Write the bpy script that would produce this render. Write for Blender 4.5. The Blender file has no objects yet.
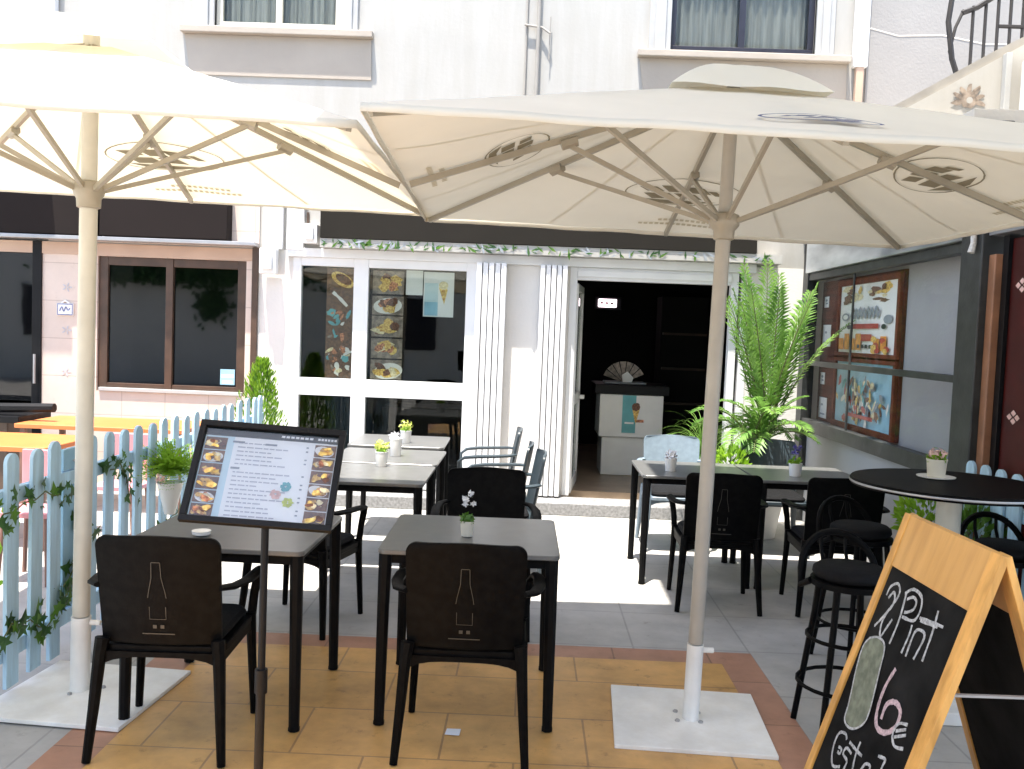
import bpy, bmesh, math, random
from mathutils import Vector, Matrix
random.seed(7)
R = math.radians
sc = bpy.context.scene
col = sc.collection

# ------------------------------------------------------------------ materials
def new_mat(name):
    m = bpy.data.materials.new(name); m.use_nodes = True
    nt = m.node_tree
    return m, nt, nt.nodes['Principled BSDF']

def mat(name, c, rough=0.6, var=0.12, scale=6.0, bump=0.0, bscale=60.0, metal=0.0, spec=0.5, c2=None, emit=None, coat=0.0, detail=4.0, stretch=None):
    m, nt, b = new_mat(name)
    N = nt.nodes; L = nt.links
    tc = N.new('ShaderNodeTexCoord'); src = tc.outputs['Object']
    if stretch:
        mp = N.new('ShaderNodeMapping'); mp.inputs['Scale'].default_value = stretch
        L.new(src, mp.inputs['Vector']); src = mp.outputs['Vector']
    nz = N.new('ShaderNodeTexNoise'); nz.inputs['Scale'].default_value = scale; nz.inputs['Detail'].default_value = detail
    L.new(src, nz.inputs['Vector'])
    rp = N.new('ShaderNodeValToRGB')
    a = [max(0, x*(1-var)) for x in c]; d = [min(1, x*(1+var)) for x in (c2 or c)]
    rp.color_ramp.elements[0].position = 0.35; rp.color_ramp.elements[1].position = 0.65
    rp.color_ramp.elements[0].color = (*a, 1); rp.color_ramp.elements[1].color = (*d, 1)
    L.new(nz.outputs['Fac'], rp.inputs['Fac']); L.new(rp.outputs['Color'], b.inputs['Base Color'])
    b.inputs['Roughness'].default_value = rough; b.inputs['Metallic'].default_value = metal
    b.inputs['Specular IOR Level'].default_value = spec
    if coat: b.inputs['Coat Weight'].default_value = coat; b.inputs['Coat Roughness'].default_value = 0.08
    if bump:
        n2 = N.new('ShaderNodeTexNoise'); n2.inputs['Scale'].default_value = bscale; n2.inputs['Detail'].default_value = 5
        L.new(src, n2.inputs['Vector'])
        bp = N.new('ShaderNodeBump'); bp.inputs['Strength'].default_value = bump; bp.inputs['Distance'].default_value = 0.01
        L.new(n2.outputs['Fac'], bp.inputs['Height']); L.new(bp.outputs['Normal'], b.inputs['Normal'])
    if emit:
        b.inputs['Emission Color'].default_value = (*emit[:3], 1); b.inputs['Emission Strength'].default_value = emit[3]
    return m

def tile_mat(name, c1, c2, mortar, w, h, axes='XY', rough=0.5, off=0.0, msize=0.006, bump=0.3, rot=0.0, dirt=0.35):
    m, nt, b = new_mat(name); N = nt.nodes; L = nt.links
    tc = N.new('ShaderNodeTexCoord'); sp = N.new('ShaderNodeSeparateXYZ'); cb = N.new('ShaderNodeCombineXYZ')
    L.new(tc.outputs['Object'], sp.inputs[0])
    L.new(sp.outputs[axes[0]], cb.inputs['X']); L.new(sp.outputs[axes[1]], cb.inputs['Y'])
    mp = N.new('ShaderNodeMapping'); mp.inputs['Rotation'].default_value[2] = rot
    L.new(cb.outputs[0], mp.inputs['Vector'])
    br = N.new('ShaderNodeTexBrick'); br.offset = off; br.squash = 1
    br.inputs['Scale'].default_value = 1; br.inputs['Brick Width'].default_value = w; br.inputs['Row Height'].default_value = h
    br.inputs['Mortar Size'].default_value = msize; br.inputs['Mortar Smooth'].default_value = 0.2; br.inputs['Bias'].default_value = 0
    br.inputs['Color1'].default_value = (*c1, 1); br.inputs['Color2'].default_value = (*c2, 1); br.inputs['Mortar'].default_value = (*mortar, 1)
    L.new(mp.outputs[0], br.inputs['Vector'])
    nz = N.new('ShaderNodeTexNoise'); nz.inputs['Scale'].default_value = 3.5; nz.inputs['Detail'].default_value = 8; nz.inputs['Roughness'].default_value = 0.65
    L.new(tc.outputs['Object'], nz.inputs['Vector'])
    rp = N.new('ShaderNodeValToRGB'); rp.color_ramp.elements[0].position = 0.3; rp.color_ramp.elements[1].position = 0.7
    lo = 1 - dirt; rp.color_ramp.elements[0].color = (lo, lo, lo, 1); rp.color_ramp.elements[1].color = (1, 1, 1, 1)
    L.new(nz.outputs['Fac'], rp.inputs['Fac'])
    n3 = N.new('ShaderNodeTexNoise'); n3.inputs['Scale'].default_value = 9; n3.inputs['Detail'].default_value = 10; n3.inputs['Roughness'].default_value = .75
    L.new(tc.outputs['Object'], n3.inputs['Vector'])
    r3 = N.new('ShaderNodeValToRGB'); r3.color_ramp.elements[0].position = .58; r3.color_ramp.elements[1].position = .72
    r3.color_ramp.elements[0].color = (1, 1, 1, 1); r3.color_ramp.elements[1].color = (1-dirt*1.3, 1-dirt*1.4, 1-dirt*1.5, 1); L.new(n3.outputs['Fac'], r3.inputs['Fac'])
    m3 = N.new('ShaderNodeMix'); m3.data_type = 'RGBA'; m3.blend_type = 'MULTIPLY'; m3.inputs['Factor'].default_value = 1
    L.new(rp.outputs['Color'], m3.inputs['A']); L.new(r3.outputs['Color'], m3.inputs['B'])
    mx = N.new('ShaderNodeMix'); mx.data_type = 'RGBA'; mx.blend_type = 'MULTIPLY'; mx.inputs['Factor'].default_value = 1
    L.new(br.outputs['Color'], mx.inputs['A']); L.new(m3.outputs['Result'], mx.inputs['B'])
    L.new(mx.outputs['Result'], b.inputs['Base Color'])
    b.inputs['Roughness'].default_value = rough
    n2 = N.new('ShaderNodeTexNoise'); n2.inputs['Scale'].default_value = 45; n2.inputs['Detail'].default_value = 4
    L.new(tc.outputs['Object'], n2.inputs['Vector'])
    ad = N.new('ShaderNodeMath'); ad.operation = 'MULTIPLY_ADD'; ad.inputs[1].default_value = -1.0
    L.new(br.outputs['Fac'], ad.inputs[0])
    ml = N.new('ShaderNodeMath'); ml.operation = 'MULTIPLY'; ml.inputs[1].default_value = 0.35
    L.new(n2.outputs['Fac'], ml.inputs[0]); L.new(ml.outputs[0], ad.inputs[2])
    bp = N.new('ShaderNodeBump'); bp.inputs['Strength'].default_value = bump; bp.inputs['Distance'].default_value = 0.004
    L.new(ad.outputs[0], bp.inputs['Height']); L.new(bp.outputs['Normal'], b.inputs['Normal'])
    return m

def glass_mat(name, tint=(0.8, 0.85, 0.83), refl=1.0, rough=0.01, ior=1.5):
    m = bpy.data.materials.new(name); m.use_nodes = True; nt = m.node_tree; N = nt.nodes; L = nt.links
    N.clear(); out = N.new('ShaderNodeOutputMaterial')
    tr = N.new('ShaderNodeBsdfTransparent'); tr.inputs['Color'].default_value = (*tint, 1)
    gl = N.new('ShaderNodeBsdfGlossy'); gl.inputs['Roughness'].default_value = rough; gl.inputs['Color'].default_value = (1, 1, 1, 1)
    fr = N.new('ShaderNodeFresnel'); fr.inputs['IOR'].default_value = ior
    nz = N.new('ShaderNodeTexNoise'); nz.inputs['Scale'].default_value = 1.7
    tc = N.new('ShaderNodeTexCoord'); L.new(tc.outputs['Object'], nz.inputs['Vector'])
    bp = N.new('ShaderNodeBump'); bp.inputs['Strength'].default_value = 0.05; bp.inputs['Distance'].default_value = 0.02
    L.new(nz.outputs['Fac'], bp.inputs['Height']); L.new(bp.outputs['Normal'], gl.inputs['Normal'])
    ml = N.new('ShaderNodeMath'); ml.operation = 'MULTIPLY'; ml.inputs[1].default_value = refl; ml.use_clamp = True
    L.new(fr.outputs[0], ml.inputs[0])
    mx = N.new('ShaderNodeMixShader'); L.new(ml.outputs[0], mx.inputs[0]); L.new(tr.outputs[0], mx.inputs[1]); L.new(gl.outputs[0], mx.inputs[2])
    L.new(mx.outputs[0], out.inputs['Surface'])
    return m

def cloth_mat(name, c, trans=0.35, tcol=None):
    m = bpy.data.materials.new(name); m.use_nodes = True; nt = m.node_tree; N = nt.nodes; L = nt.links
    N.clear(); out = N.new('ShaderNodeOutputMaterial')
    df = N.new('ShaderNodeBsdfDiffuse'); tl = N.new('ShaderNodeBsdfTranslucent'); mx = N.new('ShaderNodeMixShader')
    tc = N.new('ShaderNodeTexCoord'); nz = N.new('ShaderNodeTexNoise'); nz.inputs['Scale'].default_value = 2.2; nz.inputs['Detail'].default_value = 6
    L.new(tc.outputs['Object'], nz.inputs['Vector'])
    rp = N.new('ShaderNodeValToRGB'); rp.color_ramp.elements[0].position = .3; rp.color_ramp.elements[1].position = .7
    rp.color_ramp.elements[0].color = (*[x*.9 for x in c], 1); rp.color_ramp.elements[1].color = (*c, 1)
    L.new(nz.outputs['Fac'], rp.inputs['Fac']); L.new(rp.outputs['Color'], df.inputs['Color'])
    tl.inputs['Color'].default_value = (*(tcol or c), 1)
    bp = N.new('ShaderNodeBump'); bp.inputs['Strength'].default_value = .25; bp.inputs['Distance'].default_value = .02
    L.new(nz.outputs['Fac'], bp.inputs['Height']); L.new(bp.outputs['Normal'], df.inputs['Normal'])
    mx.inputs[0].default_value = trans
    L.new(df.outputs[0], mx.inputs[1]); L.new(tl.outputs[0], mx.inputs[2]); L.new(mx.outputs[0], out.inputs['Surface'])
    return m

def leaf_mat(name, c, c2, trans=0.3, scale=9):
    m, nt, b = new_mat(name); N = nt.nodes; L = nt.links
    tc = N.new('ShaderNodeTexCoord'); nz = N.new('ShaderNodeTexNoise'); nz.inputs['Scale'].default_value = scale; nz.inputs['Detail'].default_value = 3
    L.new(tc.outputs['Object'], nz.inputs['Vector'])
    rp = N.new('ShaderNodeValToRGB'); rp.color_ramp.elements[0].position = .35; rp.color_ramp.elements[1].position = .65
    rp.color_ramp.elements[0].color = (*c, 1); rp.color_ramp.elements[1].color = (*c2, 1)
    L.new(nz.outputs['Fac'], rp.inputs['Fac']); L.new(rp.outputs['Color'], b.inputs['Base Color'])
    b.inputs['Roughness'].default_value = .45
    tl = N.new('ShaderNodeBsdfTranslucent'); L.new(rp.outputs['Color'], tl.inputs['Color'])
    mx = N.new('ShaderNodeMixShader'); mx.inputs[0].default_value = trans
    L.new(b.outputs[0], mx.inputs[1]); L.new(tl.outputs[0], mx.inputs[2]); L.new(mx.outputs[0], N['Material Output'].inputs['Surface'])
    return m

M = {}
M['plaster'] = mat('white_plaster', (.43, .42, .395), .85, .04, 1.3, .10, 30)
def add_stains(m_, amount=.07):
    nt = m_.node_tree; N = nt.nodes; L = nt.links; b = N['Principled BSDF']; old = b.inputs['Base Color'].links[0].from_socket
    tc = N.new('ShaderNodeTexCoord'); mp = N.new('ShaderNodeMapping'); mp.inputs['Scale'].default_value = (5, 5, .55); L.new(tc.outputs['Object'], mp.inputs[0])
    n1 = N.new('ShaderNodeTexNoise'); n1.inputs['Scale'].default_value = 1.3; n1.inputs['Detail'].default_value = 8; n1.inputs['Roughness'].default_value = .7; L.new(mp.outputs[0], n1.inputs['Vector'])
    rp = N.new('ShaderNodeValToRGB'); rp.color_ramp.elements[0].position = .42; rp.color_ramp.elements[1].position = .66
    q = 1-amount; rp.color_ramp.elements[0].color = (q, q*.985, q*.96, 1); rp.color_ramp.elements[1].color = (1, 1, 1, 1); L.new(n1.outputs['Fac'], rp.inputs[0])
    mx = N.new('ShaderNodeMix'); mx.data_type = 'RGBA'; mx.blend_type = 'MULTIPLY'; mx.inputs['Factor'].default_value = 1
    L.new(old, mx.inputs['A']); L.new(rp.outputs[0], mx.inputs['B']); L.new(mx.outputs['Result'], b.inputs['Base Color'])
add_stains(M['plaster'])
M['plaster_street'] = mat('brightened_cream_ground_floor_plaster', (.72, .69, .65), .85, .05, 1.6, .25, 40)  # lifted above the upper plaster, standing in for missing ambient light
M['plaster_pale'] = mat('cream_plaster', (.66, .61, .55), .85, .05, 1.5, .25, 40)
M['apron'] = mat('sill_and_shadow_plaster', (.40, .35, .295), .85, .05, 2, .2, 40)  # sills and ledge, plus the sill shadow painted as a darker tone
M['white_paint'] = mat('white_painted_metal', (.76, .76, .76), .35, .04, 3)
M['grey_trim'] = mat('grey_trim', (.42, .42, .41), .6, .08, 4, .1)
M['pink_tile'] = tile_mat('pink_wall_tiles', (.70, .58, .50), (.66, .55, .475), (.50, .39, .33), .42, .36, 'XZ', .45, 0, .004, .2, 0, .12)
M['peach'] = mat('peach_fascia', (.50, .35, .26), .6, .08, 3)
M['brown_frame'] = mat('brown_window_frame', (.07, .04, .025), .4, .2, 8)
M['sign_dark'] = mat('dark_sign_paint', (.02, .0175, .014), .85, .08, 1.2, spec=.15)
M['sign_dark2'] = mat('dark_sign_brown', (.016, .012, .011), .85, .08, 1.2, spec=.15)
M['steel'] = mat('grey_steel', (.4, .4, .41), .35, .08, 6, metal=.6)
M['glass'] = glass_mat('shop_glass', (.85, .88, .86), .55)
M['glass_dark'] = glass_mat('dark_tinted_glass', (.05, .05, .055), 1.25, .03)
M['glass_upper'] = glass_mat('upper_glass', (.8, .82, .8), .3)
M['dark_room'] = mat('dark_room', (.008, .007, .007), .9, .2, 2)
M['curtain'] = mat('curtain', (.42, .42, .42), .9, .18, 3, stretch=(14, 14, .6))
M['curtain_white'] = mat('white_curtain', (.7, .7, .68), .9, .08, 3, stretch=(20, 20, .5))
M['iron'] = mat('wrought_iron', (.03, .028, .03), .5, .1)
M['black_frame'] = mat('black_frame', (.006, .006, .007), .45, .2, 5, spec=.2)
M['ebony'] = mat('navy_black_frame', (.018, .018, .03), .35, .2, 5)
M['chair'] = mat('black_resin', (.0025, .0025, .003), .5, .3, 30, .08, 120, spec=.07, c2=(.0035, .0035, .0035))
M['chair_sun_sheen'] = mat('sunlit_blue_grey_resin', (.20, .26, .31), .35, .08, 30)  # lighter copy of the black resin; sun sheen is put into the colour
M['chair_faint_sheen'] = mat('faint_sheen_resin', (.035, .05, .06), .35, .1, 30)  # weaker painted sheen for the other far black chairs
M['cushion'] = mat('black_cushion_fabric', (.005, .005, .006), .8, .3, 40, .3, 300, spec=.2)
M['table_frame'] = mat('black_table_frame', (.006, .006, .0065), .5, .15, 20, spec=.08)
M['table_top'] = mat('grey_table_laminate', (.125, .127, .125), .28, .06, 14, .03, 120)
M['print_grey'] = mat('faint_grey_print', (.05, .047, .04), .5, .1)
M['floor_grey'] = tile_mat('grey_stone_paving', (.48, .465, .435), (.44, .425, .40), (.35, .34, .32), .62, .62, 'XY', .62, 0.0, .006, .3, 0, .28)
M['floor_orange'] = tile_mat('ochre_floor_tiles', (.80, .45, .16), (.72, .40, .13), (.46, .26, .11), .58, .44, 'XY', .42, .5, .005, .35, 0, .42)
M['floor_red'] = tile_mat('terracotta_border_tiles', (.52, .27, .18), (.47, .24, .15), (.3, .16, .10), .5, .5, 'XY', .5, 0, .005, .3, 0, .35)
M['inner_floor'] = mat('shop_floor', (.30, .22, .15), .4, .12, 5)
M['step'] = mat('granite_step', (.23, .23, .23), .6, .25, 40, .2, 90)
M['canopy'] = cloth_mat('cream_canopy_cloth', (.84, .805, .71), .24, (.72, .64, .475))
M['canopy_print'] = cloth_mat('canopy_print', (.30, .27, .20), .25, (.32, .27, .17))
M['canopy_faint'] = cloth_mat('canopy_faint_print', (.60, .55, .42), .3, (.6, .5, .33))
M['navy_print'] = mat('navy_print', (.05, .06, .14), .7)
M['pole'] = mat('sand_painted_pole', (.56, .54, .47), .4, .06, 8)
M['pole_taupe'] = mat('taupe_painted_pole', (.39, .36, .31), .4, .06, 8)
M['rib'] = mat('greige_rib_metal', (.33, .295, .23), .4, .06, 8)
M['base_white'] = mat('white_steel_base', (.88, .88, .86), .5, .08, 5, .08, 60)
M['fence_blue'] = mat('pale_blue_wood_paint', (.48, .72, .90), .6, .10, 5, .2, 50, stretch=(4, 4, .6))
add_stains(M['fence_blue'], .26); add_stains(M['base_white'], .08)
M['fence_panel'] = mat('sky_blue_panel', (.25, .45, .60), .6, .10, 5, .1, 50)
M['orange_top'] = mat('orange_table_top', (.52, .165, .045), .5, .06, 4)
M['pink_chair'] = mat('pink_plastic', (.55, .22, .24), .5, .1, 5)
M['brown_wood'] = mat('brown_leg_wood', (.16, .08, .06), .5, .2, 6)
M['pine'] = mat('varnished_pine', (.62, .32, .09), .38, .07, 3, .08, 40, c2=(.66, .36, .11), stretch=(1, 6, 1))
M['pine_rail'] = mat('varnished_pine_rail', (.64, .32, .075), .38, .16, 4, .08, 40, c2=(.70, .37, .10), stretch=(6, 6, 1))
M['chalkboard'] = mat('chalkboard', (.006, .006, .006), .8, .5, 5, .05, 80, spec=.1, c2=(.012, .012, .012))
M['chalk'] = mat('white_chalk', (.40, .41, .42), .95, .35, 90)
M['chalk_pink'] = mat('pink_chalk', (.48, .36, .38), .95, .3, 90)
M['chalk_green'] = mat('grey_green_chalk', (.17, .19, .14), .95, .25, 30)
M['leaf'] = leaf_mat('fresh_leaf', (.05, .14, .015), (.12, .26, .03))
M['leaf_lime'] = leaf_mat('lime_leaf', (.15, .32, .02), (.34, .55, .05), .5)
M['leaf_dark'] = leaf_mat('ivy_leaf', (.02, .07, .02), (.06, .16, .04))
M['palm_leaf'] = leaf_mat('palm_leaf', (.09, .22, .04), (.24, .42, .09), .45, 4)
M['stem'] = mat('green_stem', (.10, .12, .04), .6, .2)
M['bark'] = mat('palm_stem', (.10, .09, .05), .8, .3, 20, .4, 40)
M['soil'] = mat('potting_soil', (.03, .02, .015), .95, .3, 60, .5, 100)
M['ceramic'] = mat('white_ceramic', (.80, .79, .76), .3, .03, 10)
M['cream_pot'] = mat('cream_pot', (.66, .62, .52), .45, .05, 10)
M['flower_yellow'] = mat('yellow_green_petals', (.62, .68, .16), .6, .2, 40)
M['flower_pink'] = mat('pale_pink_petals', (.75, .50, .45), .6, .15, 40)
M['flower_blue'] = mat('purple_petals', (.12, .10, .35), .6, .3, 40)
M['flower_white'] = mat('white_petals', (.8, .8, .82), .6, .08, 40)
M['paper'] = mat('paper_white', (.88, .88, .86), .35, .03, 3)
M['paper_teal'] = mat('pale_teal_print', (.58, .74, .78), .35, .05, 3)
M['teal'] = mat('teal_print', (.12, .42, .45), .4, .15, 5)
M['sky_print'] = mat('light_blue_print', (.30, .55, .68), .4, .15, 5)
M['photo_dark'] = mat('photo_dark', (.16, .075, .035), .4, .4, 40)
M['photo_slate'] = mat('photo_slate', (.28, .225, .18), .4, .4, 25)
M['food_gold'] = mat('food_gold', (.80, .38, .07), .4, .4, 60, c2=(.85, .52, .15))
M['food_red'] = mat('food_red', (.45, .13, .06), .4, .5, 60, c2=(.6, .25, .12))
M['food_cream'] = mat('food_cream', (.85, .68, .42), .4, .3, 60)
M['food_brown'] = mat('food_brown', (.16, .06, .03), .4, .5, 60)
M['food_green'] = mat('food_green', (.30, .30, .07), .4, .5, 60, c2=(.55, .5, .15))
M['plate'] = mat('plate_white', (.88, .85, .80), .4, .05, 20)
M['red_print'] = mat('red_print', (.45, .05, .04), .4, .1)
M['orange_print'] = mat('orange_print', (.75, .30, .05), .4, .25, 20)
M['grey_print'] = mat('grey_print', (.30, .33, .36), .5, .1)
M['text_faint'] = mat('pale_text_print', (.50, .50, .54), .5, .1)
M['black_print'] = mat('black_print', (.01, .03, .035), .4, .1)
M['board_wood'] = mat('reddish_board_wood', (.10, .022, .010), .8, .3, 4, .1, 40, stretch=(1, .6, 8))
M['frame_wood'] = mat('mahogany_frame', (.16, .034, .012), .8, .25, 4, stretch=(3, 3, 3))
M['red_door'] = mat('dark_red_door', (.055, .003, .002), .45, .25, 4, spec=.25)
M['jamb_wood'] = mat('copper_brown_jamb', (.28, .13, .07), .4, .2, 6)
M['side_wall'] = mat('grey_side_wall', (.38, .38, .385), .8, .05, 2, .2, 40)
M['fascia'] = mat('brushed_fascia', (.34, .36, .37), .28, .25, 1.2, metal=.55, c2=(.5, .52, .53), stretch=(1, 1, 4))
M['tread'] = mat('aged_slate_board', (.026, .028, .028), .45, .35, 8, .1, 60)
M['counter_white'] = mat('counter_white', (.82, .82, .79), .45, .04, 5)
M['lit'] = mat('lit_sign', (.9, .8, .9), .5, 0, 1, emit=(1, .82, .95, 1.6))
M['blue_print'] = mat('delft_blue_print', (.16, .20, .36), .4, .3, 30)
M['asphalt'] = M['floor_grey']
M['wall_shade'] = mat('shaded_plaster', (.31, .295, .28), .85, .05, 1.2, .25, 40)  # darkened plaster: the shade on this wall is put into the colour
M['cord'] = mat('cable_grey', (.30, .28, .25), .6, .1)
M['rope'] = mat('white_rope', (.62, .60, .56), .9, .15, 60, .5, 90)
M['napkin'] = mat('matte_white', (.80, .82, .86), .85, .03, 10)  # plain white of the small floor patch

# ------------------------------------------------------------------ mesh builder
def root_loc(o):
    while o.parent: o = o.parent
    return Vector(o.location)

class MB:
    def __init__(s): s.v = []; s.f = []; s.mi = []; s.cur = 0
    def m(s, i): s.cur = i; return s
    def add(s, vs, fs):
        b = len(s.v); s.v += [Vector(v) for v in vs]
        for f in fs: s.f.append(tuple(b+i for i in f)); s.mi.append(s.cur)
        return s
    def box(s, x0, x1, y0, y1, z0, z1, mtx=None):
        vs = [Vector((x, y, z)) for x in (x0, x1) for y in (y0, y1) for z in (z0, z1)]
        if mtx: vs = [mtx @ v for v in vs]
        return s.add(vs, [(0,1,3,2),(4,6,7,5),(0,4,5,1),(2,3,7,6),(0,2,6,4),(1,5,7,3)])
    def quad(s, a, b, c, d): return s.add([a, b, c, d], [(0,1,2,3)])
    def tube(s, pts, r, n=10, r2=None, cap=True, flat=1.0, up=None):
        """sweep along pts; r number or list; flat squeezes one axis"""
        P = [Vector(p) for p in pts]; rs = r if isinstance(r, (list, tuple)) else [r]*len(P)
        T = []
        for i in range(len(P)):
            a = P[max(0, i-1)]; b = P[min(len(P)-1, i+1)]; T.append((b-a).normalized())
        U = Vector(up) if up else (Vector((0,0,1)) if abs(T[0].z) < .9 else Vector((0,1,0)))
        vs = []
        for i, p in enumerate(P):
            X = T[i].cross(U)
            if X.length < 1e-4: X = T[i].cross(Vector((1,0,0)))
            X.normalize(); Yv = X.cross(T[i]).normalized()
            if not up: U = Yv
            for k in range(n):
                a = 2*math.pi*(k+.5)/n
                vs.append(p + X*math.cos(a)*rs[i] + Yv*math.sin(a)*rs[i]*flat)
        fs = []
        for i in range(len(P)-1):
            for k in range(n):
                k2 = (k+1) % n; fs.append((i*n+k, i*n+k2, (i+1)*n+k2, (i+1)*n+k))
        if cap: fs.append(tuple(range(n-1, -1, -1))); fs.append(tuple((len(P)-1)*n+k for k in range(n)))
        return s.add(vs, fs)
    def bar(s, a, b, w, h, up=(0,0,1)):
        """square bar"""
        return s.tube([a, b], math.sqrt(2)*w/2, 4, flat=h/w, up=up)
    def lathe(s, c, prof, n=24, mtx=None):
        c = Vector(c); vs = []; fs = []
        for r, z in prof:
            for k in range(n):
                a = 2*math.pi*k/n; v = Vector((r*math.cos(a), r*math.sin(a), z))
                vs.append(c + (mtx @ v if mtx else v))
        for i in range(len(prof)-1):
            for k in range(n):
                k2 = (k+1) % n; fs.append((i*n+k, i*n+k2, (i+1)*n+k2, (i+1)*n+k))
        fs.append(tuple(range(n-1, -1, -1))); fs.append(tuple((len(prof)-1)*n+k for k in range(n)))
        return s.add(vs, fs)
    def slab(s, cx, cy, w, d, z0, z1, r=.03, n=5, ch=.003):
        """rounded rectangle slab with a small chamfer"""
        def ring(o, z):
            out = []
            for (sx, sy, a0) in ((1,1,0),(-1,1,90),(-1,-1,180),(1,-1,270)):
                for k in range(n+1):
                    a = R(a0+90*k/n)
                    out.append((cx+sx*(w/2-r)+math.cos(a)*(r-o), cy+sy*(d/2-r)+math.sin(a)*(r-o), z))
            return out
        rings = [ring(ch, z0), ring(0, z0+ch), ring(0, z1-ch), ring(ch, z1)]
        K = len(rings[0]); vs = sum(rings, []); fs = []
        for i in range(3):
            for k in range(K):
                k2 = (k+1) % K; fs.append((i*K+k, i*K+k2, (i+1)*K+k2, (i+1)*K+k))
        fs.append(tuple(range(K-1, -1, -1))); fs.append(tuple(3*K+k for k in range(K)))
        return s.add(vs, fs)
    def grid(s, fn, nu, nv, closed=False):
        vs = [fn(i/nu, j/nv) for j in range(nv+1) for i in range(nu+1)]
        fs = [(j*(nu+1)+i, j*(nu+1)+i+1, (j+1)*(nu+1)+i+1, (j+1)*(nu+1)+i) for j in range(nv) for i in range(nu)]
        return s.add(vs, fs)
    def build(s, name, mats, parent=None, smooth=40, bevel=0, loc=None, solid=0):
        me = bpy.data.meshes.new(name)
        off = root_loc(parent) if parent else Vector(loc or (0,0,0))
        me.from_pydata([v-off for v in s.v], [], s.f)
        if not isinstance(mats, (list, tuple)): mats = [mats]
        for m_ in mats: me.materials.append(m_)
        me.polygons.foreach_set('material_index', s.mi)
        me.polygons.foreach_set('use_smooth', [smooth is not None]*len(s.f))
        me.validate(); me.update()
        if smooth is not None: me.set_sharp_from_angle(angle=R(smooth))
        o = bpy.data.objects.new(name, me); col.objects.link(o)
        if parent: o.parent = parent
        else: o.location = off
        if bevel:
            b = o.modifiers.new('bevel', 'BEVEL'); b.width = bevel; b.segments = 2; b.limit_method = 'ANGLE'; b.angle_limit = R(50)
        if solid:
            q = o.modifiers.new('solid', 'SOLIDIFY'); q.thickness = solid; q.offset = 0
        return o

def tag(o, label=None, cat=None, group=None, kind=None):
    if label: o['label'] = label
    if cat: o['category'] = cat
    if group: o['group'] = group
    if kind: o['kind'] = kind
    return o
def thing(name, loc, label, cat, group=None):
    o = bpy.data.objects.new(name, None); col.objects.link(o); o.location = loc; o.empty_display_size = .1
    return tag(o, label, cat, group)
def copy_tree(o, parent=None):
    c = o.copy(); col.objects.link(c)
    if parent: c.parent = parent
    for ch in [x for x in o.children]: copy_tree(ch, c)
    return c
def box(name, m_, parent, *a, bevel=0, loc=None):
    return MB().box(*a).build(name, m_, parent, None, bevel, loc)

class Frame:
    """flat frame: origin, u (right), v (up); n = u x v"""
    def __init__(s, o, u, v): s.o = Vector(o); s.u = Vector(u).normalized(); s.v = Vector(v).normalized(); s.n = s.u.cross(s.v)
    def p(s, u, v, n=0): return s.o + s.u*u + s.v*v + s.n*n
    def rect(s, mb, u0, u1, v0, v1, n): return mb.quad(s.p(u0,v0,n), s.p(u1,v0,n), s.p(u1,v1,n), s.p(u0,v1,n))
    def poly(s, mb, pts, n): return mb.add([s.p(a, b, n) for a, b in pts], [tuple(range(len(pts)))])
    def disc(s, mb, u, v, ru, rv, n, k=18, jit=0, rot=0):
        pts = []
        for i in range(k):
            a = 2*math.pi*i/k; q = 1+random.uniform(-jit, jit); x = math.cos(a)*ru*q; y = math.sin(a)*rv*q
            pts.append((u+x*math.cos(rot)-y*math.sin(rot), v+x*math.sin(rot)+y*math.cos(rot)))
        return s.poly(mb, pts, n)
    def ribbon(s, mb, pts, w, n, smooth=True):
        P = [Vector(p) for p in pts]
        if smooth and len(P) > 2:
            Q = []
            for i in range(len(P)-1):
                p0 = P[max(i-1,0)]; p1 = P[i]; p2 = P[i+1]; p3 = P[min(i+2,len(P)-1)]
                for t in (0,.2,.4,.6,.8):
                    Q.append(.5*((2*p1)+(p2-p0)*t+(2*p0-5*p1+4*p2-p3)*t*t+(3*p1-p0-3*p2+p3)*t**3))
            Q.append(P[-1]); P = Q
        vs = []
        for i, p in enumerate(P):
            t = (P[min(i+1,len(P)-1)]-P[max(i-1,0)]).normalized(); q = Vector((-t.y, t.x))*w/2*random.uniform(.8, 1.15)
            vs += [s.p(p.x+q.x, p.y+q.y, n), s.p(p.x-q.x, p.y-q.y, n)]
        return mb.add(vs, [(2*i, 2*i+1, 2*i+3, 2*i+2) for i in range(len(P)-1)])
    def slab(s, mb, u0, u1, v0, v1, n0, n1):
        mt = Matrix((s.u, s.v, s.n)).transposed().to_4x4(); mt.translation = s.o
        return mb.box(u0, u1, v0, v1, n0, n1, mt)

# ------------------------------------------------------------------ camera, light, world
H = 1.67
cam = bpy.data.cameras.new('camera'); co = bpy.data.objects.new('camera', cam); col.objects.link(co)
rt = Vector((0.99909443, 0.01921751, 0.03796056)); up = Vector((-0.03898445, 0.05605107, 0.99766652)); fw = Vector((-0.01704494, 0.99824294, -0.0567495))
mw = Matrix((rt, up, -fw)).transposed().to_4x4(); mw.translation = Vector((0, 0, H)); co.matrix_world = mw
cam.sensor_width = 36; cam.lens = 935/1024*36; cam.clip_start = .05; cam.clip_end = 500
sc.camera = co

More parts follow.
